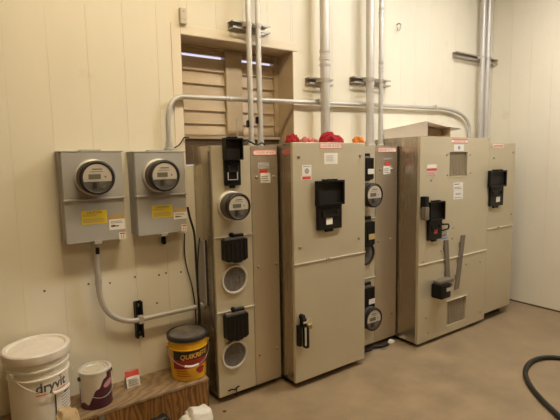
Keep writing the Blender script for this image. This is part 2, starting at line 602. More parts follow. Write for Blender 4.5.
# ------------------------------------------------------------------ meters and breaker covers
def meter(parent, cx, cz, yf, r=0.072, depth=0.085, ring=True, tilt=0):
    """round watt-hour meter: base ring, smoke body, face, nameplate, display"""
    m = MB().lathe((cx, yf, cz), (0, -1, 0), [(r, 0.0), (r, depth * 0.78), (r * 1.0, depth * 0.80), (r * 0.97, depth), (r * 0.86, depth + 0.004), (r * 0.84, depth - 0.002)], 40).build('meter', 'meterbody', parent)
    if ring:
        MB().lathe((cx, yf, cz), (0, -1, 0), [(r * 1.09, 0.0), (r * 1.10, 0.010), (r * 1.06, 0.016), (r * 1.0, 0.018), (r * 1.0, 0.0)], 40, cap=False).build('meter_ring', 'ring', m)
    MB().lathe((cx, yf, cz), (0, -1, 0), [(r * 1.005, depth * 0.80), (r * 1.015, depth * 0.86), (r * 1.0, depth + 0.002), (r * 0.90, depth + 0.007), (r * 0.83, depth + 0.004)], 40, cap=False).build('rim', 'meterrim', m)
    ft = yf - depth - 0.0005
    MB().lathe((cx, yf, cz), (0, -1, 0), [(r * 0.85, depth - 0.003), (r * 0.85, depth + 0.0005)], 40).build('meter_face', 'meterface', m)
    R = r * 0.80
    pts = []
    a0 = math.asin(-0.28)
    for k in range(21):
        a = a0 + (math.pi - 2 * a0) * k / 20
        pts.append((cx + R * math.cos(a), cz + R * math.sin(a)))
    MB().prism(pts, ft - 0.0012, ft).build('nameplate', 'meterplate', m)
    bx('display', 'lcd', m, cx - R * 0.62, cx + R * 0.22, ft - 0.003, ft - 0.0012, cz - 0.10 * R, cz + 0.26 * R)
    mb = MB().box(cx - R * 0.35, cx + R * 0.35, ft - 0.002, ft - 0.0012, cz + 0.58 * R, cz + 0.66 * R)
    mb.box(cx - R * 0.5, cx + R * 0.4, ft - 0.002, ft - 0.0012, cz + 0.42 * R, cz + 0.46 * R)
    mb.lathe((cx + R * 0.55, ft - 0.001, cz + 0.05 * R), (0, -1, 0), [(R * 0.07, 0), (R * 0.07, 0.001)], 10)
    mb.build('print', 'print', m)
    MB().lathe((cx + R * 0.32, ft + 0.0005, cz - 0.52 * R), (0, -1, 0), [(R * 0.26, 0), (R * 0.26, 0.003), (R * 0.18, 0.003), (R * 0.17, 0.002)], 16).build('optical_port', 'blank', m)
    bx('button', 'meterrim', m, cx - R * 0.38, cx - R * 0.10, ft - 0.003, ft, cz - 0.78 * R, cz - 0.34 * R)
    return m


def breaker_open(parent, x0, x1, zt, zm, zb, yf, flap=0.045, inset=0.04, tagmat='white', tagpos=(0.45, 0.2)):
    """breaker housing whose lid is flipped up above it"""
    W = x1 - x0
    i = W * inset
    zl = zb + (zm - zb) * 0.06
    b = MB().box(x0 + i, x1 - i, yf - 0.022, yf, zl, zm, bevel=0.004).build('breaker_housing', 'black', parent)
    mb = MB()
    t = W * 0.05
    mb.box(x0, x1, yf - 0.012, yf - 0.006, zm, zt)                       # lid back
    mb.box(x0, x0 + t, yf - flap, yf - 0.012, zm, zt).box(x1 - t, x1, yf - flap, yf - 0.012, zm, zt)
    mb.box(x0 + t, x1 - t, yf - flap, yf - 0.012, zt - t, zt).box(x0 + t, x1 - t, yf - flap, yf - 0.012, zm, zm + t)
    lid = mb.build('breaker_lid', 'black', parent, smooth=False)
    bx('lid_lining', 'blackin', lid, x0 + t, x1 - t, yf - 0.014, yf - 0.012, zm + t, zt - t)
    for k in (-1, 0, 1):
        bx('hinge_knuckle', 'black', lid, (x0 + x1) / 2 + k * W * 0.2 - W * 0.05, (x0 + x1) / 2 + k * W * 0.2 + W * 0.05, yf - 0.03, yf - 0.006, zt, zt + 0.008)
    mb = MB()
    H = zm - zb
    cx = (x0 + x1) / 2
    mb.box(cx - W * 0.30, cx + W * 0.30, yf - 0.030, yf - 0.022, zb + H * 0.55, zb + H * 0.62)
    mb.box(cx - W * 0.30, cx - W * 0.22, yf - 0.030, yf - 0.022, zb + H * 0.62, zb + H * 0.78)
    mb.box(cx + W * 0.22, cx + W * 0.30, yf - 0.030, yf - 0.022, zb + H * 0.62, zb + H * 0.78)
    mb.build('breaker_handle', 'blackin', b, smooth=False)
    bx('bottom_tab', 'black', b, cx - W * 0.14, cx + W * 0.14, yf - 0.016, yf, zb - H * 0.04, zl, bevel=0.002)
    for k in (-0.32, -0.16, 0, 0.16, 0.32):
        MB().lathe((cx + W * k, yf - 0.022, zb + H * 0.88), (0, -1, 0), [(W * 0.025, 0), (W * 0.02, 0.003)], 8).build('rivet', 'blackin', b)
    if tagmat:
        bx('breaker_sticker', tagmat, b, x0 + W * (tagpos[0] - 0.12), x0 + W * (tagpos[0] + 0.12), yf - 0.0232, yf - 0.022, zb + H * tagpos[1], zb + H * (tagpos[1] + 0.26))
    return b


def breaker_closed(parent, x0, x1, zt, zb, yf):
    W, H = x1 - x0, zt - zb
    c = W * 0.13
    pts = [(x0, zt), (x0, zb + c), (x0 + c, zb + c * 0.4), (x0 + W * .32, zb + c * .4), (x0 + W * .38, zb), (x1 - W * .30, zb), (x1 - W * .24, zb + c * .4), (x1 - c, zb + c * 0.4), (x1, zb + c), (x1, zt)]
    b = MB().prism(pts, yf - 0.045, yf).build('breaker_lid', 'black', parent, smooth=False)
    mb = MB()
    for k in range(5):
        xk = x0 + W * (0.12 + 0.19 * k)
        mb.box(xk - W * 0.025, xk + W * 0.025, yf - 0.048, yf - 0.045, zb + H * 0.16, zt - H * 0.1)
    mb.build('lid_rib', 'blackin', b, smooth=False)
    mb = MB().box(x0 + W * 0.05, x1 - W * 0.12, yf - 0.03, yf, zt, zt + H * 0.08)
    mb.build('hinge_bar', 'strapgrey', b, smooth=False)
    mb = MB().lathe((x0 + W * 0.45, yf, zt + H * 0.17), (0, -1, 0), [(0.013, 0), (0.012, 0.02), (0.006, 0.03)], 12)
    mb.box(x0 + W * 0.50, x0 + W * 0.95, yf - 0.02, yf, zt + H * 0.05, zt + H * 0.2, bevel=0.003)
    mb.build('latch', 'black', b)
    return b


def blank_ring(parent, cx, cz, yf, r=0.082, m='ring'):
    rm = m
    m = MB().lathe((cx, yf, cz), (0, -1, 0), [(r, 0), (r, 0.012), (r * 0.96, 0.016), (r * 0.86, 0.014), (r * 0.84, 0.004)], 40, cap=False).build('socket_ring', rm, parent)
    MB().lathe((cx, yf, cz), (0, -1, 0), [(r * 0.86, 0), (r * 0.86, 0.006)], 32).build('blank_cover', 'blank', m)
    mb = MB()
    rnd = random.Random(3)
    for k in range(4):
        mb.box(cx - r * 0.4 + k * r * 0.26, cx - r * 0.32 + k * r * 0.26, yf - 0.008, yf - 0.006, cz - r * (0.2 + 0.2 * rnd.random()), cz + r * 0.3)
    mb.build('embossed_rib', 'blank', m, smooth=False)
    return m


# ------------------------------------------------------------------ wall meter boxes
def meter_box(x0, x1, z0, z1, label, px):
    d = 0.104
    t = thing('meter_box', label, 'meter box', ((x0 + x1) / 2, 0, z0), 'grey wall meter boxes')
    zs = z0 + (z1 - z0) * 0.475
    bx('body', 'boxgrey', t, x0, x1, -d + 0.012, 0, z0, z1 - 0.006, bevel=0.003)
    bx('top_cap', 'boxlip', t, x0 - 0.004, x1 + 0.004, -d - 0.002, 0, z1 - 0.006, z1, bevel=0.002)
    bx('hub', 'boxlip', t, (x0 + x1) / 2 - 0.045, (x0 + x1) / 2 + 0.05, -0.075, -0.02, z1, z1 + 0.007, bevel=0.003)
    uc = bx('upper_cover', 'boxgrey', t, x0 + 0.003, x1 - 0.003, -d, -d + 0.012, zs + 0.004, z1 - 0.006, bevel=0.003)
    lc = bx('lower_cover', 'boxgrey', t, x0 + 0.003, x1 - 0.003, -d, -d + 0.012, z0, zs - 0.002, bevel=0.003)
    bx('lip', 'boxlip', t, x0, x1, -d - 0.012, -d + 0.012, zs - 0.006, zs + 0.006, bevel=0.004)
    bx('hasp', 'boxlip', t, (x0 + x1) / 2 - 0.014, (x0 + x1) / 2 + 0.02, -d - 0.006, -d + 0.01, z0 - 0.012, z0 + 0.006, bevel=0.002)
    meter(t, *px['meter'], -d, r=0.077, depth=0.085)
    ys = -d
    a = px['cau']
    sticker(t, a, ys, 'yellow', [('text', ('CAUTION', 0.5, 0.84, 0.17), 'print')] + lines(2, 0.60, 0.74, 0.05, 0.75, 2, 'tan') + lines(3, 0.12, 0.46, 0.06, 0.95, 4, 'tan'), label='yellow caution sticker')
    sticker(t, px['tan'], ys, 'tan', [('text', ('WARNING', 0.5, 0.5, 0.5), 'gold')], label='small tan sticker')
    sticker(t, px['wh'], ys - 0.001, 'white', [('bar', (0.12, 0.40, 0.28, 0.48), 'print'), ('bar', (0.42, 0.60, 0.30, 0.42), 'print')] + lines(2, 0.62, 0.9, 0.1, 0.9, 3), label='white sticker with dark print')
    sticker(t, px['sm'], ys, 'white', [('bar', (0.12, 0.88, 0.72, 0.9), 'red'), ('bar', (0.3, 0.42, 0.15, 0.6), 'pinkred'), ('bar', (0.6, 0.7, 0.15, 0.6), 'greyprint')], label='small white sticker with red top')
    return t


def ctr_px(u, v, y):
    p = PY(u, v, y)
    return p.x, p.z


c1 = ctr_px(95.5, 177.5, -0.15)
c2 = ctr_px(162, 175.5, -0.15)
meter_box(0.347, 0.621, 0.953, 1.380, 'grey wall meter box with a conduit running down from its bottom',
          dict(meter=c1, cau=rect_px(81.5, 210.5, 107, 224, -0.104), tan=rect_px(109, 214.5, 124.5, 219.5, -0.104), wh=rect_px(109, 219, 125, 229.5, -0.104), sm=rect_px(119, 232, 126, 239, -0.104)))
meter_box(0.675, 0.942, 0.954, 1.377, 'grey wall meter box next to the louvred window, a conduit rising from its top',
          dict(meter=c2, cau=rect_px(152, 205, 172.5, 217.5, -0.104), tan=rect_px(174, 208.5, 185.5, 213, -0.104), wh=rect_px(173.5, 212, 186.5, 219, -0.104), sm=rect_px(181.5, 224, 187, 231, -0.104)))
p = PY(164, 240.5, -0.02)
tag(bx('cable_gland', 'black', None, p.x - 0.009, p.x + 0.009, -0.03, 0, p.z - 0.020, p.z + 0.020, bevel=0.004), 'small black cable fitting on the wall just under a grey meter box', 'fitting')


# ------------------------------------------------------------------ steel cabinets
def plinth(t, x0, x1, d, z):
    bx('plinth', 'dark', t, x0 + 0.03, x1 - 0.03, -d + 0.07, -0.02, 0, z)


def split_lip(t, x0, x1, z, y, notch=None):
    bx('lip', 'lip', t, x0, x1, y - 0.007, y + 0.002, z - 0.0022, z + 0.0022)
    if notch:
        bx('lip_catch', 'screw', t, notch - 0.014, notch + 0.014, y - 0.011, y - 0.006, z - 0.006, z + 0.004)


def stack_body(t, x0, xm, x1, z0, z1, d, rows):
    bx('body', 'steel', t, x0, x1, -d + 0.014, 0, z0, z1, bevel=0.002)
    zz = [z0] + rows + [z1]
    for a, b in zip(zz, zz[1:]):
        bx('meter_panel', 'steelfront', t, x0, xm - 0.002, -d, -d + 0.014, a + 0.0015, b - 0.0015, bevel=0.0015)
    bx('wireway_door', 'steeldoor', t, xm + 0.001, x1, -d + 0.001, -d + 0.014, z0, z1, bevel=0.002)
    for z in rows:
        split_lip(t, x0, xm - 0.002, z, -d)


# --- cabinet A
xA0, xAm, xA1, dA, zA0, zA1 = 1.034, 1.269, 1.447, 0.225, 0.036, 1.402
A = thing('meter_cabinet', 'narrow steel meter cabinet with one meter and two empty sockets', 'electrical cabinet', ((xA0 + xA1) / 2, 0, 0))
stack_body(A, xA0, xAm, xA1, zA0, zA1, dA, [0.514, 0.921])
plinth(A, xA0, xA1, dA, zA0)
yA = -dA
meter(A, *ctr_px(234.5, 206, -0.27), yA, r=0.071, depth=0.09)
r0 = rect_px(224.5, 138, 242, 163, yA - 0.03)
r1 = rect_px(222.5, 160, 241, 187, yA)
breaker_open(A, r0[0], r0[1], r0[3], r1[3], r1[2], yA, tagmat=None)
pz = rect_px(227, 172, 237, 180, yA - 0.023)
mb = MB()
th = 0.004
mb.box(pz[0], pz[0] + th, yA - 0.034, yA - 0.03, pz[2], pz[3]).box(pz[1] - th, pz[1], yA - 0.034, yA - 0.03, pz[2], pz[3]).box(pz[0], pz[1], yA - 0.034, yA - 0.03, pz[2], pz[2] + th)
mb.build('handle_bracket', 'ring', A, smooth=False)
for (q, cz) in (((223, 239, 245.5, 262), (234, 279)), ((225, 314, 246.5, 339), (234, 354))):
    rr = rect_px(*q, yA - 0.02)
    breaker_closed(A, rr[0], rr[1], rr[3], rr[2], yA)
    blank_ring(A, *ctr_px(*cz, yA), yA, r=0.080)
danger(A, rect_px(252.7, 149.8, 276.5, 155.2, yA), yA)
sticker(A, rect_px(257.5, 162.5, 269, 168.5, yA), yA, 'silver', lines(2, 0.2, 0.8), label='silver rating plate')
sticker(A, rect_px(259.5, 169.5, 267, 173, yA), yA, 'red', (), label='small red sticker')
sticker(A, rect_px(260.5, 173, 270.3, 182.7, yA), yA, 'white', lines(3, 0.15, 0.8), label='white square sticker')
for u, v in ((256.5, 177.5), (273.8, 176.5), (258.5, 267), (276.5, 264), (260, 355), (277, 348.5)):
    screw(A, u, v, yA)
# chained catch at the foot
p = PY(234, 388.5, yA)
mb = MB().tube([(p.x - 0.04, yA - 0.006, p.z), (p.x - 0.02, yA - 0.012, p.z + 0.006), (p.x, yA - 0.01, p.z - 0.002), (p.x + 0.02, yA - 0.01, p.z + 0.01), (p.x + 0.03, yA - 0.005, p.z + 0.006)], 0.004, 8)
mb.tube([(p.x + 0.008, yA - 0.01, p.z), (p.x + 0.012, yA - 0.012, p.z - 0.02), (p.x + 0.004, yA - 0.01, p.z - 0.04)], 0.003, 8)
mb.build('catch_wire', 'black', A)
# plate with dark slot on the visible side
ya, yb = PX(199.5, 270, xA0).y, PX(207, 270, xA0).y
zt_, zb_ = PX(203, 240, xA0).z, PX(203, 300, xA0).z
sp_ = bx('side_plate', 'boxlip', A, xA0 - 0.008, xA0, yb + 0.008, ya, zb_, zt_, bevel=0.002)
bx('side_slot', 'dark', sp_, xA0 - 0.003, xA0, yb - 0.006, yb + 0.008, zb_ - 0.015, zt_ + 0.004)
bx('hinge_plate', 'strapgrey', A, xA0 - 0.004, xA0, -dA + 0.012, -dA + 0.03, zA0 + 0.05, zA1 - 0.03)

# --- cabinet B
xB0, xB1, dB, zB0, zB1, zBs = 1.459, 2.012, 0.353, 0.040, 1.416, 0.738
B = thing('main_switch_cabinet', 'wide steel switch cabinet with red cloths lying on top', 'electrical cabinet', ((xB0 + xB1) / 2, 0, 0))
bx('body', 'steel', B, xB0, xB1, -dB + 0.02, 0, zB0, zB1 - 0.004, bevel=0.002)
bx('upper_cover', 'steelfront', B, xB0 - 0.002, xB1 + 0.002, -dB, -dB + 0.02, zBs + 0.001, zB1, bevel=0.003)
ld = bx('lower_door', 'steelfront', B, xB0 - 0.002, xB1 + 0.002, -dB, -dB + 0.02, zB0, zBs - 0.002, bevel=0.003)
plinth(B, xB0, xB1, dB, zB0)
yB = -dB
split_lip(B, xB0 - 0.002, xB1 + 0.002, zBs, yB, PY(327, 259, yB).x)
r0 = rect_px(316.5, 180.5, 343, 206, yB - 0.02)
r1 = rect_px(318.5, 204.5, 341.5, 230, yB)
breaker_open(B, r0[0], r0[1], r0[3], r1[3], r1[2], yB, flap=0.036, tagpos=(0.46, 0.25))
danger(B, rect_px(319.5, 143.3, 342, 148.6, yB), yB)
sticker(B, rect_px(324.3, 153, 337.5, 164, yB), yB, 'white', lines(4, 0.25, 0.85, 0.1, 0.8, 5, 'silver'), label='pale white instruction sticker')
sticker(B, rect_px(302, 165, 311.3, 175.5, yB), yB, 'white', [('ring', (0.5, 0.42, 0.28), 'greyprint'), ('ring', (0.5, 0.42, 0.001), 'white')] + lines(1, 0.82, 0.95), label='white sticker with round mark')
sticker(B, rect_px(301.3, 175.8, 311.3, 180, yB), yB, 'white', [('bar', (0.08, 0.92, 0.15, 0.85), 'red')], label='red warning sticker')
for u, v in ((298.7, 156.5), (360, 155.5), (300, 247.5), (358.8, 238)):
    screw(B, u, v, yB, 0.011)
# danger strip on the side of B
rs = (PX(283, 152, xB0 - 0.002).y, PX(291, 152, xB0 - 0.002).y, PX(287, 154.5, xB0).z, PX(287, 149.5, xB0).z)
s = bx('sticker', 'ragpink', B, xB0 - 0.0015, xB0, rs[1], rs[0], rs[2], rs[3])
s['label'] = 'faded red danger strip on the side'
# door handle with padlock
p = PY(301, 318, yB)
mb = MB().lathe((p.x, yB, p.z + 0.01), (0, -1, 0), [(0.016, 0), (0.016, 0.02), (0.010, 0.028)], 16)
mb.box(p.x - 0.012, p.x + 0.016, yB - 0.035, yB, p.z - 0.045, p.z + 0.006, bevel=0.004)
h = mb.build('handle_base', 'black', ld)
mb = MB().box(p.x - 0.036, p.x - 0.014, yB - 0.03, yB, p.z - 0.155, p.z - 0.035, bevel=0.006, seg=2)
mb.box(p.x + 0.0, p.x + 0.026, yB - 0.045, yB - 0.01, p.z - 0.17, p.z - 0.045, bevel=0.006, seg=2)
mb.build('handle', 'black', ld)
bx('handle_edge', 'ring', ld, p.x - 0.006, p.x + 0.002, yB - 0.047, yB - 0.040, p.z - 0.15, p.z - 0.045)
bx('latch_plate', 'ring', ld, p.x - 0.010, p.x + 0.014, yB - 0.037, yB - 0.034, p.z - 0.022, p.z - 0.012)
mb = MB().box(p.x + 0.018, p.x + 0.050, yB - 0.045, yB - 0.025, p.z - 0.062, p.z - 0.030, bevel=0.004)
pl = mb.build('padlock', 'brass', ld)
pl['label'] = 'small brass padlock'
mb = MB().tube([(p.x + 0.022, yB - 0.035, p.z - 0.032), (p.x + 0.022, yB - 0.035, p.z - 0.012), (p.x + 0.034, yB - 0.035, p.z - 0.002), (p.x + 0.045, yB - 0.035, p.z - 0.012), (p.x + 0.045, yB - 0.035, p.z - 0.032)], 0.0035, 8)
mb.build('shackle', 'ring', ld)

# --- cabinet C
xC0, xCm, xC1, dC, zC0, zC1 = 2.018, 2.243, 2.462, 0.225, 0.043, 1.404
C = thing('meter_cabinet', 'narrow steel meter cabinet with two meters beside a dark empty socket', 'electrical cabinet', ((xC0 + xC1) / 2, 0, 0))
stack_body(C, xC0, xCm, xC1, zC0, zC1, dC, [0.518, 0.925])
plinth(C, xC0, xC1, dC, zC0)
yC = -dC
cxm = PY(374.5, 195, yC - 0.09).x
cz1 = PY(373, 195.5, yC - 0.09).z
cz3 = PY(372, 320, yC - 0.09).z
meter(C, cxm, cz1, yC, r=0.078, depth=0.09)
meter(C, cxm, cz3, yC, r=0.078, depth=0.09)
blank_ring(C, cxm + 0.005, (cz1 + cz3) / 2 + 0.02, yC, r=0.082, m='meterrim')
for (q, tm) in (((356, 158, 371, 181), 'white'), ((356, 222, 372, 247), 'tan'), ((356, 288, 372, 311), 'white')):
    rr = rect_px(*q, yC - 0.02)
    rr = (rr[1] - 0.13,) + rr[1:]
    bb = breaker_closed(C, rr[0], rr[1], rr[3], rr[2], yC)
    W = rr[1] - rr[0]
    H = rr[3] - rr[2]
    bx('breaker_sticker', tm, bb, rr[1] - W * 0.45, rr[1] - W * 0.02, yC - 0.0492, yC - 0.048, rr[2] + H * 0.30, rr[2] + H * 0.52)
danger(C, rect_px(377.3, 147.3, 396.3, 152.2, yC), yC)
sticker(C, rect_px(383.3, 166, 390.2, 174.2, yC), yC, 'white', lines(3, 0.15, 0.8), label='white square sticker')
sticker(C, rect_px(385, 162, 390, 165.6, yC), yC, 'red', (), label='small red sticker')
sticker(C, rect_px(383, 158, 391, 159.5, yC), yC, 'greyprint', (), label='thin grey nameplate')
for u, v in ((380.3, 169.8), (391.9, 169.2), (378.5, 241), (390.5, 239), (380, 318), (391.5, 313)):
    screw(C, u, v, yC)

# --- cabinet D
xD0, xD1, dD, zD0, zD1, zDs = 2.474, 3.302, 0.407, 0.028, 1.460, 0.591
D = thing('switch_cabinet', 'tall wide steel cabinet with two vent grilles and grey straps', 'electrical cabinet', ((xD0 + xD1) / 2, 0, 0))
bx('body', 'steel', D, xD0, xD1, -dD + 0.02, 0, zD0, zD1 - 0.004, bevel=0.002)
yD = -dD


def grille_panel(parent, name, x0, x1, z0, z1, hole):
    """front sheet with a rectangular hole"""
    hx0, hx1, hz0, hz1 = hole
    mb = MB()
    a, b = yD, yD + 0.02
    o = [(x0, z0), (x1, z0), (x1, z1), (x0, z1)]
    i = [(hx0, hz0), (hx1, hz0), (hx1, hz1), (hx0, hz1)]
    vo = [[mb.bm.verts.new((p[0], yy, p[1])) for p in o] for yy in (a, b)]
    vi = [[mb.bm.verts.new((p[0], yy, p[1])) for p in i] for yy in (a, b)]
    for k in range(4):
        n = (k + 1) % 4
        mb.bm.faces.new((vo[0][k], vo[0][n], vi[0][n], vi[0][k]))
        mb.bm.faces.new((vo[1][k], vi[1][k], vi[1][n], vo[1][n]))
        mb.bm.faces.new((vo[0][k], vo[1][k], vo[1][n], vo[0][n]))
        mb.bm.faces.new((vi[0][k], vi[0][n], vi[1][n], vi[1][k]))
    bmesh.ops.recalc_face_normals(mb.bm, faces=mb.bm.faces[:])
    o = mb.build(name, 'steelfront', parent, smooth=False)
    v = bx('vent_grille', 'mesh', o, hx0, hx1, yD + 0.014, yD + 0.018, hz0, hz1)
    mb = MB()
    nx, nz = 12, 14
    for k in range(1, nx):
        x = hx0 + (hx1 - hx0) * k / nx
        mb.box(x - 0.0022, x + 0.0022, yD + 0.010, yD + 0.0138, hz0, hz1)
    for k in range(1, nz):
        z = hz0 + (hz1 - hz0) * k / nz
        mb.box(hx0, hx1, yD + 0.0105, yD + 0.0135, z - 0.0022, z + 0.0022)
    g = mb.build('grille_wire', 'meshbar', o, smooth=False)
    g['kind'] = 'stuff'
    return o


h1 = rect_px(449.5, 152, 467.3, 176, yD)
h2 = rect_px(447, 298.5, 465.5, 322.5, yD)
grille_panel(D, 'upper_cover', xD0 - 0.002, xD1, zDs + 0.001, zD1, h1)
lc = grille_panel(D, 'lower_cover', xD0 - 0.002, xD1, zD0, zDs - 0.002, h2)
bx('grille_rim', 'lip', D, h2[0] - 0.012, h2[1] + 0.008, yD - 0.006, yD, h2[3], h2[3] + 0.006)
bx('grille_rim', 'steelfront', D, h1[0] - 0.012, h1[1] + 0.012, yD - 0.003, yD, h1[2] - 0.008, h1[2])
plinth(D, xD0, xD1, dD, zD0)
split_lip(D, xD0 - 0.002, xD1, zDs, yD)
s = sticker(D, rect_px(451.8, 138.8, 467.5, 143.4, yD), yD, 'white', [('bar', (0, 1, 0.72, 1), 'pinkred'), ('bar', (0, 1, 0, 0.2), 'pinkred'), ('text', ('DANGER HI VOLT', 0.5, 0.46, 0.4), 'pinkred')], label='red and white danger strip')
sticker(D, rect_px(454, 144.4, 463.8, 151, yD), yD, 'white', [('ring', (0.5, 0.5, 0.3), 'blueprint'), ('ring', (0.5, 0.5, 0.0), 'white')], label='white sticker with blue mark')
sticker(D, rect_px(453.3, 182.5, 462.8, 190.5, yD), yD, 'white', [('bar', (0.1, 0.6, 0.75, 0.85), 'print')] + lines(2, 0.2, 0.55), label='upper white sticker')
sticker(D, rect_px(453.3, 190.8, 462.8, 199, yD), yD, 'white', [('text', ('SERVICE', 0.5, 0.6, 0.25), 'blueprint')] + lines(1, 0.15, 0.3), label='lower white sticker')
sticker(D, rect_px(427, 164.5, 436.5, 168.3, yD), yD, 'white', (), label='white sticker strip')
sticker(D, rect_px(427, 168.4, 436.5, 176.5, yD), yD, 'silver', [('bar', (0, 1, 0.72, 1), 'red')] + lines(2, 0.1, 0.6, m='pinkred'), label='grey sticker with red top')
for u, v in ((446.8, 155), (447.3, 175), (470, 155), (470.3, 173), (431, 180.5), (453, 228), (428, 333), (480, 312), (466, 264.5), (441, 251), (423, 262), (426, 318), (480, 262), (452, 238.5)):
    screw(D, u, v, yD, 0.007)
# open breaker with side handle
r0 = rect_px(428.5, 201.5, 443, 221.5, yD - 0.02)
r1 = rect_px(428.5, 219.5, 441.5, 240, yD)
breaker_open(D, r0[0], r0[1], r0[3], r1[3], r1[2], yD, flap=0.04, tagmat='red', tagpos=(0.5, 0.35))
q = rect_px(423, 207, 428, 220, yD - 0.03)
hd = bx('side_handle', 'strapgrey', D, q[0], q[1] - 0.01, yD - 0.05, yD - 0.015, q[2], q[3], bevel=0.006, seg=2)
q2 = rect_px(424, 196.5, 428, 209, yD - 0.03)
bx('handle_bolt', 'black', D, q2[0], q2[1], yD - 0.04, yD, q2[2], q2[3], bevel=0.006, seg=2)
q3 = rect_px(440, 223.5, 446.5, 229.5, yD)
mb = MB().tube([(q3[0], yD - 0.02, q3[3]), (q3[1] - 0.01, yD - 0.02, q3[3] - 0.005), (q3[1], yD - 0.02, (q3[2] + q3[3]) / 2), (q3[1] - 0.01, yD - 0.02, q3[2] + 0.005), (q3[0], yD - 0.02, q3[2])], 0.006, 8)
mb.build('breaker_toggle', 'black', D)
sticker(D, rect_px(441, 231, 448.5, 241, yD), yD, 'silver', lines(2, 0.2, 0.8, m='blueprint'), label='silver round sticker')


def strap(u0, v0, u1, v1, wd, yo):
    a, b = PY(u0, v0, yD - yo), PY(u1, v1, yD - yo)
    mb = MB()
    mb.prism([(a.x - wd, a.z), (a.x + wd, a.z), (b.x + wd * 1.1, b.z), (b.x - wd * 1.1, b.z)], yD - yo - 0.006, yD - 0.0005)
    m = (a + b) / 2
    for f in (0.2, 0.5, 0.8):
        c = a.lerp(b, f)
        mb.box(c.x - wd * 1.5, c.x - wd * 0.8, yD - 0.006, yD - 0.0005, c.z - 0.006, c.z + 0.03)
    mb.build('metal_strap', 'strapgrey', D, smooth=False)


strap(446, 240, 447.8, 283, 0.021, 0.006)
strap(463.2, 235, 456.5, 289, 0.021, 0.006)
r = rect_px(441.5, 281.5, 453, 298.5, yD - 0.085)
mb = MB().box(r[0], r[1] - 0.02, yD - 0.085, yD, r[2], r[3] - 0.02, bevel=0.012, seg=2)
lk = mb.build('lock_box', 'black', D)
mb = MB().box(r[0] + 0.02, r[1] + 0.05, yD - 0.06, yD, r[3] - 0.03, r[3], bevel=0.008, seg=2)
mb.box(r[1] - 0.03, r[1] + 0.05, yD - 0.05, yD, r[2] + 0.06, r[3] - 0.04, bevel=0.006, seg=2)
mb.build('lock_bracket', 'strapgrey', lk)
bx('lock_sticker', 'silver', lk, r[1] - 0.075, r[1] - 0.028, yD - 0.0862, yD - 0.085, r[2] + 0.05, r[2] + 0.075)

# --- cabinet E
xE0, xE1, dE, zE0, zE1 = 3.306, 3.698, 0.404, 0.066, 1.424
E_ = thing('end_cabinet', 'steel end cabinet near the wall corner with one black breaker', 'electrical cabinet', ((xE0 + xE1) / 2, 0, 0))
bx('body', 'steel', E_, xE0, xE1, -dE + 0.018, -0.012, zE0, zE1, bevel=0.002)
yE = -dE
zEs = PY(500, 226.8, yE).z
bx('upper_cover', 'steelfront', E_, xE0, xE1, yE, yE + 0.018, zEs + 0.001, zE1, bevel=0.003)
bx('lower_cover', 'steelfront', E_, xE0, xE1, yE, yE + 0.018, zE0, zEs - 0.002, bevel=0.003)
split_lip(E_, xE0 + 0.004, xE1, zEs, yE, PY(497.5, 227.5, yE).x)
plinth(E_, xE0, xE1, dE, zE0)
r0 = rect_px(489.5, 170.5, 505.5, 188, yE - 0.02)
r1 = rect_px(490, 186.5, 504, 206.5, yE)
breaker_open(E_, r0[0], r0[1], r0[3], r1[3], r1[2], yE, flap=0.032, tagpos=(0.55, 0.25), inset=0.1)
sticker(E_, rect_px(493, 144.3, 503.5, 147.5, yE), yE, 'white', [('bar', (0.05, 0.95, 0.25, 0.75), 'pinkred')], label='faded danger strip')
for u, v in ((513, 152.5), (511, 214), (494, 158)):
    screw(E_, u, v, yE, 0.009)


# ------------------------------------------------------------------ conduits
def arc(pa, pc, pb, n=10):
    """rounded corner at pc between pa and pb (quadratic bezier)"""
    pa, pc, pb = Vector(pa), Vector(pc), Vector(pb)
    return [pa * (1 - t) ** 2 + pc * 2 * t * (1 - t) + pb * t * t for t in (k / n for k in range(n + 1))]


def spline(pts, n=8):
    P = [Vector(p) for p in pts]
    P = [P[0] * 2 - P[1]] + P + [P[-1] * 2 - P[-2]]
    out = []
    for i in range(1, len(P) - 2):
        for k in range(n):
            t = k / n
            a, b, c, d = P[i - 1], P[i], P[i + 1], P[i + 2]
            out.append(0.5 * ((2 * b) + (c - a) * t + (2 * a - 5 * b + 4 * c - d) * t * t + (3 * b - a - 3 * c + d) * t ** 3))
    out.append(P[-2])
    return out


def collar(parent, p0, p1, r, name='coupling', m='galv'):
    p0, p1 = Vector(p0), Vector(p1)
    L = (p1 - p0).length
    return MB().lathe(p0, p1 - p0, [(r * 0.86, 0), (r, 0), (r, L * 0.16), (r * 0.88, L * 0.18), (r * 0.88, L * 0.32), (r, L * 0.34), (r, L * 0.58), (r * 0.88, L * 0.60), (r * 0.88, L * 0.78), (r, L * 0.84), (r, L), (r * 0.86, L)], 20).build(name, m, parent)


# conduit from meter box 1 down and across to cabinet A
yc = -0.052
pa = PY(96.5, 244, yc); pa.z = 0.9525
pb = PY(98.5, 285, yc); pc = PY(101, 324, yc); pd = PY(136, 320.5, yc)
pe = Vector((xA0 - 0.0005, yc, 0)); t_ = (pe.x - pd.x)
slope = (PY(198, 306.5, yc).z - pd.z) / (PY(198, 306.5, yc).x - pd.x)
pe.z = pd.z + slope * t_
pa.x = pb.x - 0.004
t = thing('conduit', 'bare conduit bending from a grey meter box across the low wall', 'conduit', (pa.x, yc, pd.z))
MB().tube([pa] + arc(pb, pc, pd, 14) + [pe], 0.0135, 14).build('pipe', 'galv', t)
MB().lathe(pa, (0, 0, -1), [(0.021, 0), (0.021, 0.014), (0.017, 0.018), (0.017, 0.045)], 18).build('connector', 'galv', t)
bx('tag', 'black', t, pa.x - 0.002, pa.x + 0.014, yc - 0.021, yc - 0.0125, pa.z - 0.066, pa.z - 0.034)
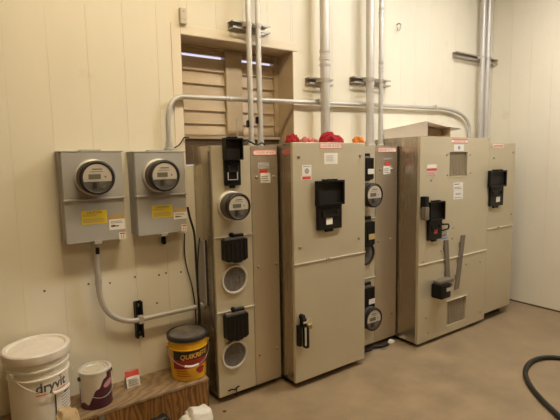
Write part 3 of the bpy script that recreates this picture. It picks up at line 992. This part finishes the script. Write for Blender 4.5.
MB().lathe(pe, pd - pe, [(0.022, 0), (0.022, 0.014), (0.017, 0.018), (0.017, 0.04)], 18).build('connector', 'galv', t)
MB().lathe(pb, (0, 0, 1), [(0.0165, 0), (0.0165, 0.03)], 14).build('connector', 'galv', t)

# vertical black strut behind it
pst = PY(139.5, 318, -0.03)
zt2, zb2 = PY(139.5, 302, -0.03).z, PY(139.5, 338, -0.03).z
st = thing('strut_bracket', 'short black slotted bracket standing upright on the low wall', 'bracket', (pst.x, 0, zb2))
mb = MB().box(pst.x - 0.019, pst.x + 0.019, -0.006, 0, zb2, zt2)
mb.box(pst.x - 0.019, pst.x - 0.015, -0.036, -0.006, zb2, zt2).box(pst.x + 0.015, pst.x + 0.019, -0.036, -0.006, zb2, zt2)
mb.box(pst.x - 0.015, pst.x - 0.008, -0.036, -0.032, zb2, zt2).box(pst.x + 0.008, pst.x + 0.015, -0.036, -0.032, zb2, zt2)
mb.build('channel', 'black', st, smooth=False)
cz_ = pd.z + slope * (pst.x - pd.x)
bx('strap_clamp', 'galv', st, pst.x - 0.012, pst.x + 0.012, -0.068, -0.0655, cz_ - 0.018, cz_ + 0.018)
bx('strap_clamp', 'galv', st, pst.x - 0.012, pst.x + 0.012, -0.0675, -0.036, cz_ + 0.0145, cz_ + 0.019)
bx('strap_clamp', 'galv', st, pst.x - 0.012, pst.x + 0.012, -0.0675, -0.036, cz_ - 0.019, cz_ - 0.0145)
for k in (-1, 1):
    z = (zt2 + zb2) / 2 + k * 0.075
    MB().lathe((pst.x, -0.006, z), (0, -1, 0), [(0.009, 0), (0.009, 0.006)], 10).build('bolt', 'strapgrey', st)

# long wall conduit above the cabinets
yw = -0.034
a0 = PY(169.5, 149, yw); a0.z = 1.3845
a1 = PY(166.5, 122, yw); a2 = PY(167, 97, yw); a3 = PY(186, 96.8, yw)
b0 = PY(437, 108, yw); b1 = PY(467, 109.5, yw); b2 = PY(469.5, 128, yw)
a1.x = a0.x
b3 = Vector((b2.x, yw, zD1 + 0.001))
a2 = Vector((a0.x, yw, a3.z + 0.004))
t = thing('conduit', 'long thin conduit crossing the wall level above the cabinets', 'conduit', (a0.x, yw, a0.z))
MB().tube([a0] + arc(a1, a2, a3, 14) + arc(b0, b1, b2, 14) + [b3], 0.0135, 14).build('pipe', 'galv', t)
MB().lathe(a0, (0, 0, 1), [(0.026, 0), (0.026, 0.010), (0.018, 0.014), (0.018, 0.04)], 18).build('connector', 'galv', t)
for u0, u1 in ((207, 214),):
    q0 = a3.lerp(b0, 0.11); q1 = a3.lerp(b0, 0.135)
    collar(t, q0, q1, 0.0165)
for f in (0.42, 0.985):
    q0 = a3.lerp(b0, f)
    bx('clip', 'strut', t, q0.x - 0.008, q0.x + 0.008, -0.049, -0.0475, q0.z - 0.017, q0.z + 0.024)
    bx('clip', 'strut', t, q0.x - 0.008, q0.x + 0.008, -0.0488, -0.002, q0.z + 0.0145, q0.z + 0.0175)

# risers from cabinet tops to the ceiling
def riser(u_top, v_top, u_bot, v_bot, y, zbase, r, label, couplings=(), ztop=ZC):
    q0, q1 = PY(u_top, v_top, y), PY(u_bot, v_bot, y)
    x = (q0.x + q1.x) / 2
    t = thing('conduit_riser', label, 'conduit', (x, y, zbase))
    MB().cyl((x, y, zbase + 0.0005), (x, y, ztop - 0.0005), r, 20).build('pipe', 'galv', t)
    MB().lathe((x, y, zbase + 0.0005), (0, 0, 1), [(r * 1.5, 0), (r * 1.5, 0.012), (r * 1.2, 0.016), (r * 1.2, 0.035)], 20).build('locknut', 'galv', t)
    for (v0, v1) in couplings:
        collar(t, (x, y, PY(u_top, v1, y).z), (x, y, PY(u_top, v0, y).z), r * 1.14)
    return x


yr = -0.085
xr1 = riser(247.3, 10, 252.0, 130, yr, zA1, 0.0160, 'thin conduit riser before the louvred window, the one closer to its centre post', ())
xr2 = riser(257.3, 10, 260.5, 130, yr, zA1, 0.0160, 'thin conduit riser before the louvred window, the one farther from its centre post', ())
xr3 = riser(325, 10, 325, 130, yr, zB1, 0.031, 'thick conduit riser rising alone from the cabinet with red cloths', ((50, 66),))
xr4 = riser(371.3, 10, 368.8, 130, yr, zC1, 0.028, 'thick conduit riser paired with a thinner one on a bracket', ())
xr5 = riser(383, 10, 379, 130, yr, zC1, 0.0165, 'thin conduit riser next to a thick one on the same bracket', ((8, 18), (62, 73)))
xr6 = riser(483.7, 10, 480.5, 130, -0.075, zE1, 0.0225, 'conduit riser in the wall corner, farther from the right wall', ())
xr7 = riser(489.3, 10, 485.5, 130, -0.075, zE1, 0.0225, 'conduit riser in the wall corner, the one nearer the right wall', ())
# small black splice fittings on the window risers
for k, (x, v) in enumerate(((xr1, 124), (xr2, 120))):
    z = PY(252, v, yr).z
    tag(bx('cable_tie', 'black', None, x - 0.026, x - 0.0163, yr - 0.012, yr + 0.012, z - 0.02, z + 0.02, bevel=0.003), ['lower black clip on the window riser closer to the post', 'upper black clip on the window riser farther from the post'][k], 'clip')


def strut(u0, u1, v, depth, xs, label, rr):
    """slotted galvanized channel standing off the wall with pipe clamps"""
    x0, x1 = PY(u0, v, -depth / 2).x, PY(u1, v, -depth / 2).x
    z = PY((u0 + u1) / 2, v, -depth / 2).z
    h = 0.0215
    t = thing('strut_channel', label, 'bracket', ((x0 + x1) / 2, 0, z - h), 'slotted struts on the back wall')
    mb = MB().box(x0, x1, -0.004, 0, z - h, z + h)
    mb.box(x0, x1, -depth, -0.004, z + h - 0.0035, z + h)
    # bottom flange with slots
    n = max(3, int((x1 - x0) / 0.045))
    mb.box(x0, x1, -0.012, -0.004, z - h, z - h + 0.0035).box(x0, x1, -depth, -depth + 0.010, z - h, z - h + 0.0035)
    for k in range(n + 1):
        xx = x0 + (x1 - x0 - 0.012) * k / n
        mb.box(xx, xx + 0.012, -depth + 0.010, -0.012, z - h, z - h + 0.0035)
    mb.box(x0, x1, -depth, -depth + 0.0035, z + h - 0.010, z + h - 0.0035).box(x0, x1, -depth, -depth + 0.0035, z - h + 0.0035, z - h + 0.010)
    mb.build('channel', 'strut', t, smooth=False)
    for (x, r, y) in zip(xs, rr[0], rr[1]):
        mb = MB()
        pts = [(x - r - 0.012, -depth - 0.001, z)] + [(x + (r + 0.003) * math.cos(a), y + (r + 0.003) * math.sin(a), z) for a in (math.radians(180 + 15 * k) for k in range(13))] + [(x + r + 0.012, -depth - 0.001, z)]
        for i in range(len(pts) - 1):
            p, q = Vector(pts[i]), Vector(pts[i + 1])
            d = (q - p).normalized()
            nrm = Vector((d.y, -d.x, 0)) * 0.0012
            vs = []
            for zz in (z - 0.012, z + 0.012):
                for e in (p - nrm, q - nrm, q + nrm, p + nrm):
                    vs.append(mb.bm.verts.new((e.x, e.y, zz)))
            for f in ((0, 1, 2, 3), (7, 6, 5, 4), (0, 4, 5, 1), (1, 5, 6, 2), (2, 6, 7, 3), (3, 7, 4, 0)):
                mb.bm.faces.new([vs[j] for j in f])
        bmesh.ops.recalc_face_normals(mb.bm, faces=mb.bm.faces[:])
        mb.build('pipe_clamp', 'strut', t, smooth=False)
        mb = MB().cyl((x + r + 0.009, y - 0.022, z), (x + r + 0.009, -depth, z), 0.004, 8)
        mb.build('clamp_bolt', 'strut', t)
    return t


strut(230.5, 267.5, 28, 0.062, (xr1, xr2), 'slotted strut just above the louvred window holding two thin conduits', ((0.016, 0.016), (yr, yr)))
strut(307.5, 331, 82, 0.050, (xr3,), 'slotted strut holding the lone thick conduit riser', ((0.031,), (yr,)))
strut(352, 388, 82, 0.055, (xr4, xr5), 'slotted strut holding a thick and a thin conduit', ((0.028, 0.0165), (yr, yr)))
strut(455, 496, 58.5, 0.050, (xr6, xr7), 'slotted strut in the wall corner holding two conduits', ((0.0225, 0.0225), (-0.075, -0.075)))

# ------------------------------------------------------------------ small wall things
r = rect_px(180, 8, 186.5, 24, -0.02)
t = thing('door_sensor', 'small beige sensor box above the window corner', 'sensor', ((r[0] + r[1]) / 2, 0, r[2]))
bx('case', 'sensor', t, r[0], r[1], -0.028, 0, r[2], r[3], bevel=0.003)
bx('seam', 'slatframe', t, r[0] + 0.005, r[1] - 0.005, -0.0288, -0.028, r[2] + 0.022, r[2] + 0.025)
MB().lathe(((r[0] + r[1]) / 2, -0.028, r[3] - 0.018), (0, -1, 0), [(0.004, 0), (0.003, 0.002)], 8).build('indicator', 'slatframe', t)
p = PY(398, 28, -0.01)
mb = MB().tube(spline([(p.x, 0, p.z + 0.028), (p.x, -0.022, p.z + 0.03), (p.x + 0.012, -0.025, p.z + 0.02), (p.x + 0.006, -0.022, p.z - 0.012), (p.x - 0.012, -0.02, p.z - 0.02), (p.x - 0.014, -0.02, p.z - 0.002)], 6), 0.005, 8)
tag(mb.build('wall_hook', 'strut'), 'small bent metal hook screwed to the cream wall', 'hook')

# black cables left of cabinet A
def cable(name, pts, r, label):
    return tag(MB().tube(spline(pts, 8), r, 8).build(name, 'rubber'), label, 'cable', 'black cables beside the meter cabinet')


yk = -0.082
cable('hanging_cable', [PY(u, v, yk) for u, v in ((187.5, 207), (190, 218), (194, 232), (195.5, 250), (196.5, 270), (198, 292), (199, 310), (198, 330), (195, 345))], 0.0065, 'thick black cable hanging between meter box and steel cabinet')
cable('hanging_cable', [PY(u, v, -0.018) for u, v in ((184.5, 233), (184.5, 252), (187, 268), (192, 286), (195, 305), (196, 325), (195, 345))], 0.0035, 'thin black cable hanging from the meter box underside')
cable('hanging_cable', [PX(u, v, 1.006) for u, v in ((199.5, 238), (198.5, 250), (197.6, 270), (198.3, 290), (200.0, 312), (200, 335), (199, 345))], 0.004, 'black cable hanging from the side plate of the steel cabinet')
cable('wall_wire', [PY(u, v, -0.02) for u, v in ((170.5, 150.0), (175, 147.5), (179, 145), (182, 141), (184.5, 137.5), (189, 137.5))], 0.0035, 'thin dark wire running from the meter box top to the window')

# ------------------------------------------------------------------ on top of the cabinets
# open carton
zc = zD1 + 0.004
ca = PY(427.5, 121, -0.40)
cx0 = PY(427.5, 130, -0.40).x
cx1 = PY(450.5, 131, -0.40).x
ct = PY(427.5, 121, -0.40).z
cart = thing('open_carton', 'pale flat carton with an open end lying on top of the cabinet', 'box', ((cx0 + cx1) / 2, -0.2, zD1))
bx('bottom', 'kraft', cart, cx0, cx1, -0.40, -0.02, zD1, zD1 + 0.004)
ctb = PY(384, 130.0, -0.02).z
MB().prism([(-0.40, zD1 + 0.004), (-0.02, zD1 + 0.004), (-0.02, ctb), (-0.40, ct)], cx0, cx0 + 0.003, 'x').build('side_panel', 'card', cart, smooth=False)
MB().prism([(-0.40, zD1 + 0.004), (-0.02, zD1 + 0.004), (-0.02, ctb - 0.02), (-0.40, ct - 0.03)], cx1 - 0.003, cx1, 'x').build('side_panel', 'kraft', cart, smooth=False)
bx('end_panel', 'kraft', cart, cx0 + 0.003, cx1 - 0.003, -0.024, -0.02, zD1 + 0.004, ctb - 0.02)
bx('end_panel', 'kraft', cart, cx0 + 0.003, cx1 - 0.003, -0.330, -0.326, zD1 + 0.004, ct - 0.04)
pf = [PY(427.5, 120.8, -0.40), PY(437, 123.5, -0.40), PY(447, 126, -0.40), PY(454, 126.8, -0.40), PY(459, 127, -0.40), PY(461, 128.5, -0.40)]


def lidfn(a, b):
    f = a * (len(pf) - 1)
    i = min(int(f), len(pf) - 2)
    q = pf[i].lerp(pf[i + 1], f - i)
    return Vector((q.x, -0.40 + 0.38 * b + 0.0 * a, q.z + (ctb - ct) * b))


MB().strip(lidfn, 15, 4).build('lid_flap', 'card', cart, solid=0.005)

# cloths
zb_ = zB1 + 0.0


def rag(name, u0, u1, v_top, y, zbase, material, label, seed, ry=0.06):
    a, b = PY(u0, 140, y), PY(u1, 140, y)
    h = PY((u0 + u1) / 2, v_top, y).z - zbase
    cx = (a.x + b.x) / 2
    mb = MB()
    rx = (b.x - a.x) / 2
    mb.lump((cx - rx * 0.35, y, zbase), rx * 0.65, ry, h, seed, 0.3, 1.7)
    mb.lump((cx + rx * 0.35, y + 0.01, zbase), rx * 0.66, ry * 0.9, h * 0.86, seed + 3, 0.3, 1.9)
    return tag(mb.build(name, material), label, 'cloth')


rag('red_cloth', 286.5, 299, 133.5, -0.29, zB1 + 0.0005, 'ragred', 'crumpled red cloth at the edge of the cabinet top', 1, 0.045)
rag('pink_cloth', 300, 318, 137.0, -0.25, zB1 + 0.0005, 'ragpink', 'flattened faded pink cloth between two red cloths', 5, 0.05)
rag('red_cloth', 319.5, 343, 132.5, -0.28, zB1 + 0.0005, 'ragred', 'larger crumpled red cloth in front of the thick conduit', 9, 0.055)
rag('orange_cloth', 354, 364.5, 135.5, -0.27, zB1 + 0.0005, 'ragorange', 'small orange cloth on the cabinet top beside the red ones', 13, 0.035)

# antenna-like rod above cabinet A
p = PY(237.5, 130, -0.13)
mb = MB().cyl((p.x, -0.13, zA1), (p.x, -0.13, PY(237.5, 119, -0.13).z), 0.004, 8)
mb.lathe((p.x, -0.13, zA1), (0, 0, 1), [(0.012, 0), (0.012, 0.012), (0.006, 0.016)], 10)
tag(mb.build('short_rod', 'strut'), 'short thin metal rod standing on the meter cabinet', 'rod')
mb = MB()
p0 = PY(222, 137.5, -0.10); p1 = PY(262, 139, -0.10)
mb.tube(spline([(p0.x, -0.13, zA1 + 0.005), (p0.x + 0.05, -0.14, zA1 + 0.03), (p0.x + 0.10, -0.15, zA1 + 0.010), (p0.x + 0.14, -0.14, zA1 + 0.028), (p0.x + 0.19, -0.15, zA1 + 0.008), (p0.x + 0.24, -0.135, zA1 + 0.018), (p0.x + 0.26, -0.13, zA1 + 0.005)], 6), 0.005, 8)
tag(mb.build('loose_wire', 'rubber'), 'loose black wire lying along the meter cabinet top', 'cable')

# ------------------------------------------------------------------ bench with buckets
ZB = 0.185
bxr, byf, bxl = 0.965, -0.243, -0.35
bench = thing('plywood_bench', 'low plywood box bench along the wall holding buckets', 'bench', ((bxl + bxr) / 2, byf / 2, 0))
bx('top_board', 'ply', bench, bxl, bxr, byf - 0.004, -0.001, ZB - 0.014, ZB, bevel=0.001)
bx('front_board', 'plyfront', bench, bxl, bxr - 0.004, byf, byf + 0.016, 0, ZB - 0.0145)
bx('side_board', 'plyfront', bench, bxr - 0.018, bxr - 0.003, byf + 0.017, -0.001, 0, ZB - 0.0145)
bx('side_board', 'plyfront', bench, bxl, bxl + 0.016, byf + 0.017, -0.001, 0, ZB - 0.0145)
pg = PY(101.5, 413, byf)
bx('metal_brace', 'strapgrey', bench, pg.x - 0.012, pg.x + 0.012, byf - 0.006, byf, 0.0, ZB - 0.016)


def wrap(cx, cy, rfun, ang0):
    """(x along the wall of the vessel, height z, out) -> world; ang0 measured from -y, positive towards +x"""
    def fn(s, z, out):
        r = rfun(z) + out
        a = ang0 + s / rfun(z)
        return Vector((cx + r * math.sin(a), cy - r * math.cos(a), z))
    return fn


def patch(mb, fn, s0, s1, z0, z1, off, n=14):
    return mb.strip(lambda a, b: fn(s0 + (s1 - s0) * a, z0 + (z1 - z0) * b, off), n, 2)


def bail(cx, cy, ra, z_ear, drop, out, ang, r, n=20):
    """wire handle hanging down in front: from ear to ear"""
    pts = []
    for k in range(n + 1):
        t = math.pi * k / n
        a = ang - math.pi / 2 + t
        rr = ra + out * math.sin(t)
        pts.append((cx + rr * math.sin(a), cy - rr * math.cos(a), z_ear - drop * math.sin(t)))
    return pts


# white five gallon bucket
wc = PY(36.3, 345.0, -0.150)
wcx, wcy = wc.x, -0.150
WT = wc.z
rt = 0.128
rb_ = 0.116
H = WT - ZB


def wr_(z):
    f = (z - ZB) / H
    return rb_ + (rt - 0.010 - rb_) * f


bk = thing('plastic_bucket', 'large white plastic bucket with lid and black lettering', 'bucket', (wcx, wcy, ZB))
prof = [(rb_ - 0.004, 0), (rb_, 0.004), (wr_(ZB + H * 0.66), H * 0.66), (wr_(ZB + H * 0.66) + 0.006, H * 0.665), (wr_(ZB + H * 0.7) + 0.006, H * 0.685), (wr_(ZB + H * .7), H * 0.69), (wr_(ZB + H * 0.77), H * 0.77), (wr_(ZB + H * 0.77) + 0.008, H * 0.775), (wr_(ZB + H * 0.8) + 0.008, H * 0.80), (wr_(ZB + H * 0.8), H * 0.805), (rt - 0.008, H * 0.90)]
MB().lathe((wcx, wcy, ZB), (0, 0, 1), prof, 56).build('body', 'bucket', bk)
ld_ = MB().lathe((wcx, wcy, ZB), (0, 0, 1), [(rt - 0.007, H * 0.885), (rt + 0.004, H * 0.885), (rt + 0.006, H * 0.90), (rt + 0.006, H * 0.985), (rt + 0.001, H), (rt - 0.012, H), (rt - 0.018, H * 0.978), (0.002, H * 0.978)], 56).build('lid', 'bucketlid', bk)
view_ang = math.atan2(CAM.x - wcx, -(CAM.y - wcy))
fw = wrap(wcx, wcy, wr_, view_ang + math.radians(24))
zt = ZB + H * 0.57
mb = MB()
sz = 0.058
tw = text_width('dryvit') * sz
text_into(mb, 'dryvit', lambda X, Z, O: fw(X * 0.98, zt + Z, 0.001 + O), sz, offset=0.0012)
mb.build('lettering', 'print', bk, smooth=False)
mb = MB()
patch(mb, fw, -tw / 2, -tw * 0.16, zt - 0.031, zt - 0.027, 0.0012)
patch(mb, fw, -tw * 0.04, tw * 0.5, zt - 0.031, zt - 0.027, 0.0012)
mb.build('red_underline', 'red', bk, solid=0.0004)
mb = MB()
d0 = fw(tw * 0.29, zt + 0.033, 0)
nrm = (d0 - Vector((wcx, wcy, d0.z))).normalized()
mb.lathe(d0, nrm, [(0.0085, 0), (0.0085, 0.002)], 14)
mb.build('red_dot', 'red', bk)
fp = wrap(wcx, wcy, wr_, view_ang + math.radians(56))
zl0, zl1 = ZB + H * 0.14, ZB + H * 0.48
mb = MB()
patch(mb, fp, -0.060, 0.07, zl0, zl1, 0.001)
lb = mb.build('paper_label', 'white', bk, solid=0.0004)
mb = MB()
patch(mb, fp, -0.061, -0.054, zl0, zl1 * 0.97, 0.0018, 2)
patch(mb, fp, -0.061, 0.07, zl0, zl0 + 0.006, 0.0018)
patch(mb, fp, -0.01, 0.05, zl1 - 0.03, zl1 - 0.018, 0.0018)
mb.build('label_border', 'print', lb, solid=0.0003)
mb = MB()
for k in range(5):
    patch(mb, fp, -0.03, 0.05 - 0.01 * (k % 2), zl0 + 0.025 + k * 0.013, zl0 + 0.029 + k * 0.013, 0.0018)
mb.build('label_print', 'greyprint', lb, solid=0.0003)
bp_ = bail(wcx, wcy, wr_(ZB + H * 0.78) + 0.012, ZB + H * 0.76, 0.098, 0.006, view_ang + math.radians(38), 0.002)
mb = MB().tube(bp_, 0.0013, 6)
hb = mb.build('bail_wire', 'wire', bk)
MB().tube(bp_[8:13], 0.0075, 10).build('bail_grip', 'grip', bk)
for e in (bp_[0], bp_[-1]):
    v = Vector(e)
    MB().lathe((v.x, v.y, v.z), (Vector((wcx, wcy, v.z)) - v), [(0.010, -0.004), (0.010, 0.02)], 12).build('bail_ear', 'bucket', bk)

# paint can
pc_ = PY(94.6, 366.8, -0.140)
pcx, pcy, PT = pc_.x, -0.140, pc_.z
PH = PT - ZB
pr = 0.0705
can = thing('paint_can', 'plum paint can with pale paint run down its side', 'paint can', (pcx, pcy, ZB))
MB().lathe((pcx, pcy, ZB), (0, 0, 1), [(pr - 0.002, 0), (pr + 0.002, 0.002), (pr + 0.002, 0.006), (pr, 0.009), (pr, PH * 0.94)], 48).build('body', 'canpurple', can)
MB().lathe((pcx, pcy, ZB), (0, 0, 1), [(pr, PH * 0.935), (pr + 0.003, PH * 0.945), (pr + 0.003, PH * 0.985), (pr - 0.001, PH), (pr - 0.010, PH), (pr - 0.013, PH * 0.96), (pr - 0.018, PH * 0.96), (pr - 0.020, PH * 0.985), (pr - 0.027, PH * 0.985), (pr - 0.030, PH * 0.965), (0.002, PH * 0.965)], 48).build('lid', 'cansteel', can)
MB().lathe((pcx - 0.004, pcy, ZB + PH * 0.965), (0, 0, 1), [(0.038, 0), (0.037, 0.0008), (0.002, 0.001)], 28).build('lid_paint', 'paint', can)
va = math.atan2(CAM.x - pcx, -(CAM.y - pcy))
fc = wrap(pcx, pcy, lambda z: pr, va - math.radians(22))
# paint run with an irregular lower edge
rnd = random.Random(5)
N = 36


def drip(a, b):
    s = -0.095 + 0.175 * a
    if a < 0.22:
        low = 0.62 - a * 0.5
    elif a < 0.62:
        low = 0.17 + 0.03 * math.sin(a * 22) + max(0, a - 0.5) * 1.6
    else:
        low = 0.40 + (a - 0.62) * 1.2 + 0.035 * math.sin(a * 30)
    z = ZB + PH * (low + (0.94 - low) * b)
    return fc(s, z, 0.0009)


MB().strip(drip, N, 6).build('paint_run', 'paint', can, solid=0.0008)
fo = wrap(pcx, pcy, lambda z: pr, va + math.radians(50))
zo = ZB + PH * 0.62
mb = MB()
mb.strip(lambda a, b: fo(0.028 * math.cos(2 * math.pi * a) * b, zo + 0.016 * math.sin(2 * math.pi * a) * b + 0.25 * 0.028 * math.cos(2 * math.pi * a) * b, 0.0012), 20, 3)
mb.build('oval_logo', 'pinklogo', can)
bp_ = bail(pcx, pcy, pr + 0.006, ZB + PH * 0.80, 0.085, 0.006, va + math.radians(20), 0.002)
MB().tube(bp_, 0.0018, 6).build('bail_wire', 'wire', can)
for e in (bp_[0], bp_[-1]):
    v = Vector(e)
    MB().lathe(v, Vector((pcx, pcy, v.z)) - v, [(0.010, -0.002), (0.011, 0.008)], 12).build('bail_ear', 'lidrim', can)

# yellow bucket
yc_ = PY(187.2, 331.0, -0.135)
ycx, ycy, YT = yc_.x, -0.135, yc_.z
YH = YT - ZB
yr0, yr1 = 0.092, 0.105


def yr_(z):
    return yr0 + (yr1 - 0.004 - yr0) * (z - ZB) / YH


yb = thing('cement_bucket', 'yellow bucket with dark dusty lid and black and maroon label', 'bucket', (ycx, ycy, ZB))
MB().lathe((ycx, ycy, ZB), (0, 0, 1), [(yr0 - 0.004, 0), (yr0, 0.004), (yr_(ZB + YH * 0.70), YH * 0.70), (yr_(ZB + YH * 0.70) + 0.006, YH * 0.705), (yr_(ZB + YH * .73) + 0.006, YH * 0.725), (yr_(ZB + YH * .73) + 0.001, YH * 0.73), (yr1 - 0.004, YH * 0.92)], 48).build('body', 'bucketyellow', yb)
MB().lathe((ycx, ycy, ZB), (0, 0, 1), [(yr1 - 0.004, YH * 0.90), (yr1 + 0.003, YH * 0.90), (yr1 + 0.004, YH * 0.985), (yr1 - 0.001, YH), (yr1 - 0.008, YH), (yr1 - 0.012, YH * 0.985)], 48, cap=False).build('lid_rim', 'lidrim', yb)
MB().lathe((ycx, ycy, ZB), (0, 0, 1), [(yr1 - 0.011, YH * 0.90), (yr1 - 0.011, YH * 0.987), (0.002, YH * 0.99)], 48).build('lid', 'lidgrey', yb)
va = math.atan2(CAM.x - ycx, -(CAM.y - ycy))
fy = wrap(ycx, ycy, yr_, va + math.radians(12))
mb = MB()
patch(mb, fy, -0.105, 0.10, ZB + YH * 0.49, ZB + YH * 0.69, 0.001, 20)
mb.build('black_label_band', 'lidrim', yb, solid=0.0004)
mb = MB()
mb.strip(lambda a, b: fy(-0.105 + 0.205 * a, ZB + YH * ((0.27 + 0.07 * a) + ((0.49) - (0.27 + 0.07 * a)) * b), 0.001), 20, 2)
mb.build('maroon_label_band', 'labelred', yb, solid=0.0004)
mb = MB()
text_into(mb, 'QUIKRETE', lambda X, Z, O: fy(0.012 + X * 0.92, ZB + YH * 0.575 + Z + 0.06 * X, 0.0018 + O), 0.036, shear=0.2, offset=0.0008)
mb.build('lettering', 'gold', yb, smooth=False)
mb = MB()
for k in range(3):
    patch(mb, fy, -0.085, -0.01 - 0.01 * k, ZB + YH * (0.12 + 0.055 * k), ZB + YH * (0.135 + 0.055 * k), 0.001)
mb.build('small_print', 'labelred', yb, solid=0.0003)
mb = MB()
mb.strip(lambda a, b: fy(0.045 + 0.024 * math.cos(6.2832 * a) * b * (1 + 0.25 * math.sin(18 * a)), ZB + YH * 0.22 + 0.02 * math.sin(6.2832 * a) * b, 0.0012), 20, 2)
mb.build('picture_print', 'labelred', yb)
bp_ = bail(ycx, ycy, yr1 + 0.004, ZB + YH * 0.74, 0.085, 0.008, va + math.radians(8), 0.002)
MB().tube(bp_, 0.002, 6).build('bail_wire', 'wire', yb)
MB().tube(bp_[8:13], 0.0065, 10).build('bail_grip', 'grip', yb)
for e in (bp_[0], bp_[-1]):
    v = Vector(e)
    MB().lathe(v, Vector((ycx, ycy, v.z)) - v, [(0.008, -0.004), (0.009, 0.012)], 12).build('bail_ear', 'bucketyellow', yb)

# folded card standing on the bench
p0 = PZ(127.5, 389, ZB); p1 = PZ(140.3, 386, ZB)
top_l, top_r = PY(125.5, 370.5, p0.y + 0.03), PY(138.2, 369, p0.y + 0.03)
cardt = thing('folded_card', 'small red and white folded card standing on the bench', 'card', ((p0.x + p1.x) / 2, p0.y, ZB))
hgt = (top_l.z + top_r.z) / 2 - ZB
xa, xb = p0.x, p0.x + 0.068


def cardfn(f0, f1):
    return lambda a, b: Vector((xa + (xb - xa) * a, p0.y + 0.03 * (f0 + (f1 - f0) * b) + 0.004 * math.sin(3 * a), ZB + hgt * (f0 + (f1 - f0) * b)))


MB().strip(cardfn(0.0, 0.62), 4, 3).build('lower_half', 'white', cardt, solid=0.001)
MB().strip(cardfn(0.62, 1.0), 4, 2).build('red_half', 'red', cardt, solid=0.001)
MB().strip(lambda a, b: Vector((xa + (xb - xa) * a, p0.y + 0.03 + 0.025 * (1 - b), ZB + hgt * b)), 4, 3).build('back_half', 'white', cardt, solid=0.001)
mb = MB()
for k in range(4):
    f = 0.14 + 0.11 * k
    mb.box(xa + 0.008, xb - 0.010 - 0.006 * (k % 2), p0.y + 0.03 * f - 0.0035, p0.y + 0.03 * f - 0.001, ZB + hgt * f, ZB + hgt * f + 0.003)
mb.build('card_print', 'greyprint', cardt, smooth=False)

# ------------------------------------------------------------------ on the floor
mb = MB()
q = PY(197, 403.5, -0.42)
mb.lump((q.x + 0.005, -0.42, 0), 0.075, 0.07, q.z, 21, 0.16, 1.3, boxy=0.6)
mb.lump((q.x - 0.055, -0.425, 0), 0.055, 0.06, q.z * 0.80, 25, 0.16, 1.4, boxy=0.6)
tag(mb.build('plastic_bag', 'bag'), 'crumpled white plastic bag on the floor before the bench', 'bag')
q = PY(160, 412.5, -0.36)
mb = MB().lump((q.x - 0.005, -0.36, 0), 0.06, 0.05, q.z, 31, 0.15, 1.4, boxy=0.6)
tag(mb.build('black_bag', 'rubber'), 'black rubbish bag on the floor beside the white bag', 'bag')
q = PY(69, 404, -0.36)
mb = MB().lump((q.x - 0.01, -0.36, 0), 0.062, 0.055, q.z, 41, 0.15, 1.5, boxy=0.45)
tag(mb.build('paper_sack', 'kraftbag'), 'crumpled tan paper sack before the white bucket', 'bag')

# hose
pts = [PZ(u, v, 0.0155) for u, v in ((575, 360.5), (560, 358), (548, 357.2), (537, 358.8), (529.5, 363), (525.5, 370), (526.5, 378), (532, 388), (541, 398.5), (551, 408.5), (561, 418))]
a, b = pts[0], pts[-1]
d0_ = (a - pts[1]).normalized()
ext0 = [a + d0_ * 0.5 + Vector((0.1, -0.1, 0)), a + d0_ * 0.25]
d = (b - pts[-2]).normalized()
ext1 = [b + d * 0.2, b + d * 0.45 + Vector((0.06, 0, 0)), b + d * 0.7 + Vector((0.2, 0.02, 0))]
pts = [Vector((p.x, p.y, 0.0145)) for p in ext0 + pts + ext1]
tag(MB().tube(spline(pts, 8), 0.0145, 12).build('black_hose', 'rubber'), 'thick black hose looping across the concrete floor', 'hose')

# debris under cabinet C
def scrap(u, v, rx, ry, h, seed, m, name, label, cat):
    q = PZ(u, v, 0)
    tag(MB().lump((q.x, q.y, 0), rx, ry, h, seed, 0.4, 2.0, sub=2).build(name, m), label, cat)


scrap(391, 342.3, 0.035, 0.022, 0.025, 51, 'bag', 'paper_scrap', 'small white paper scrap at the foot of the cabinets', 'scrap')
pts = [PZ(u, v, 0.012) for u, v in ((364, 352), (369, 348.5), (374, 347.5), (378, 346), (383, 346.5), (387, 343.5))]
tag(MB().tube(spline([Vector((p.x, p.y + 0.01 * (-1) ** i, 0.011)) for i, p in enumerate(pts)], 6), 0.011, 8).build('floor_cable', 'rubber'), 'short black cable end lying under the meter cabinet', 'cable')
scrap(384, 349, 0.03, 0.014, 0.008, 55, 'strapgrey', 'dust_scrap', 'flat dark scrap on the floor beside the black cable end', 'scrap')
scrap(224.5, 411.5, 0.010, 0.010, 0.006, 57, 'hole', 'dirt_clod', 'tiny dark clod on the floor before the meter cabinet', 'dirt')

for o in bpy.data.objects:
    if '_o' in o:
        del o['_o']
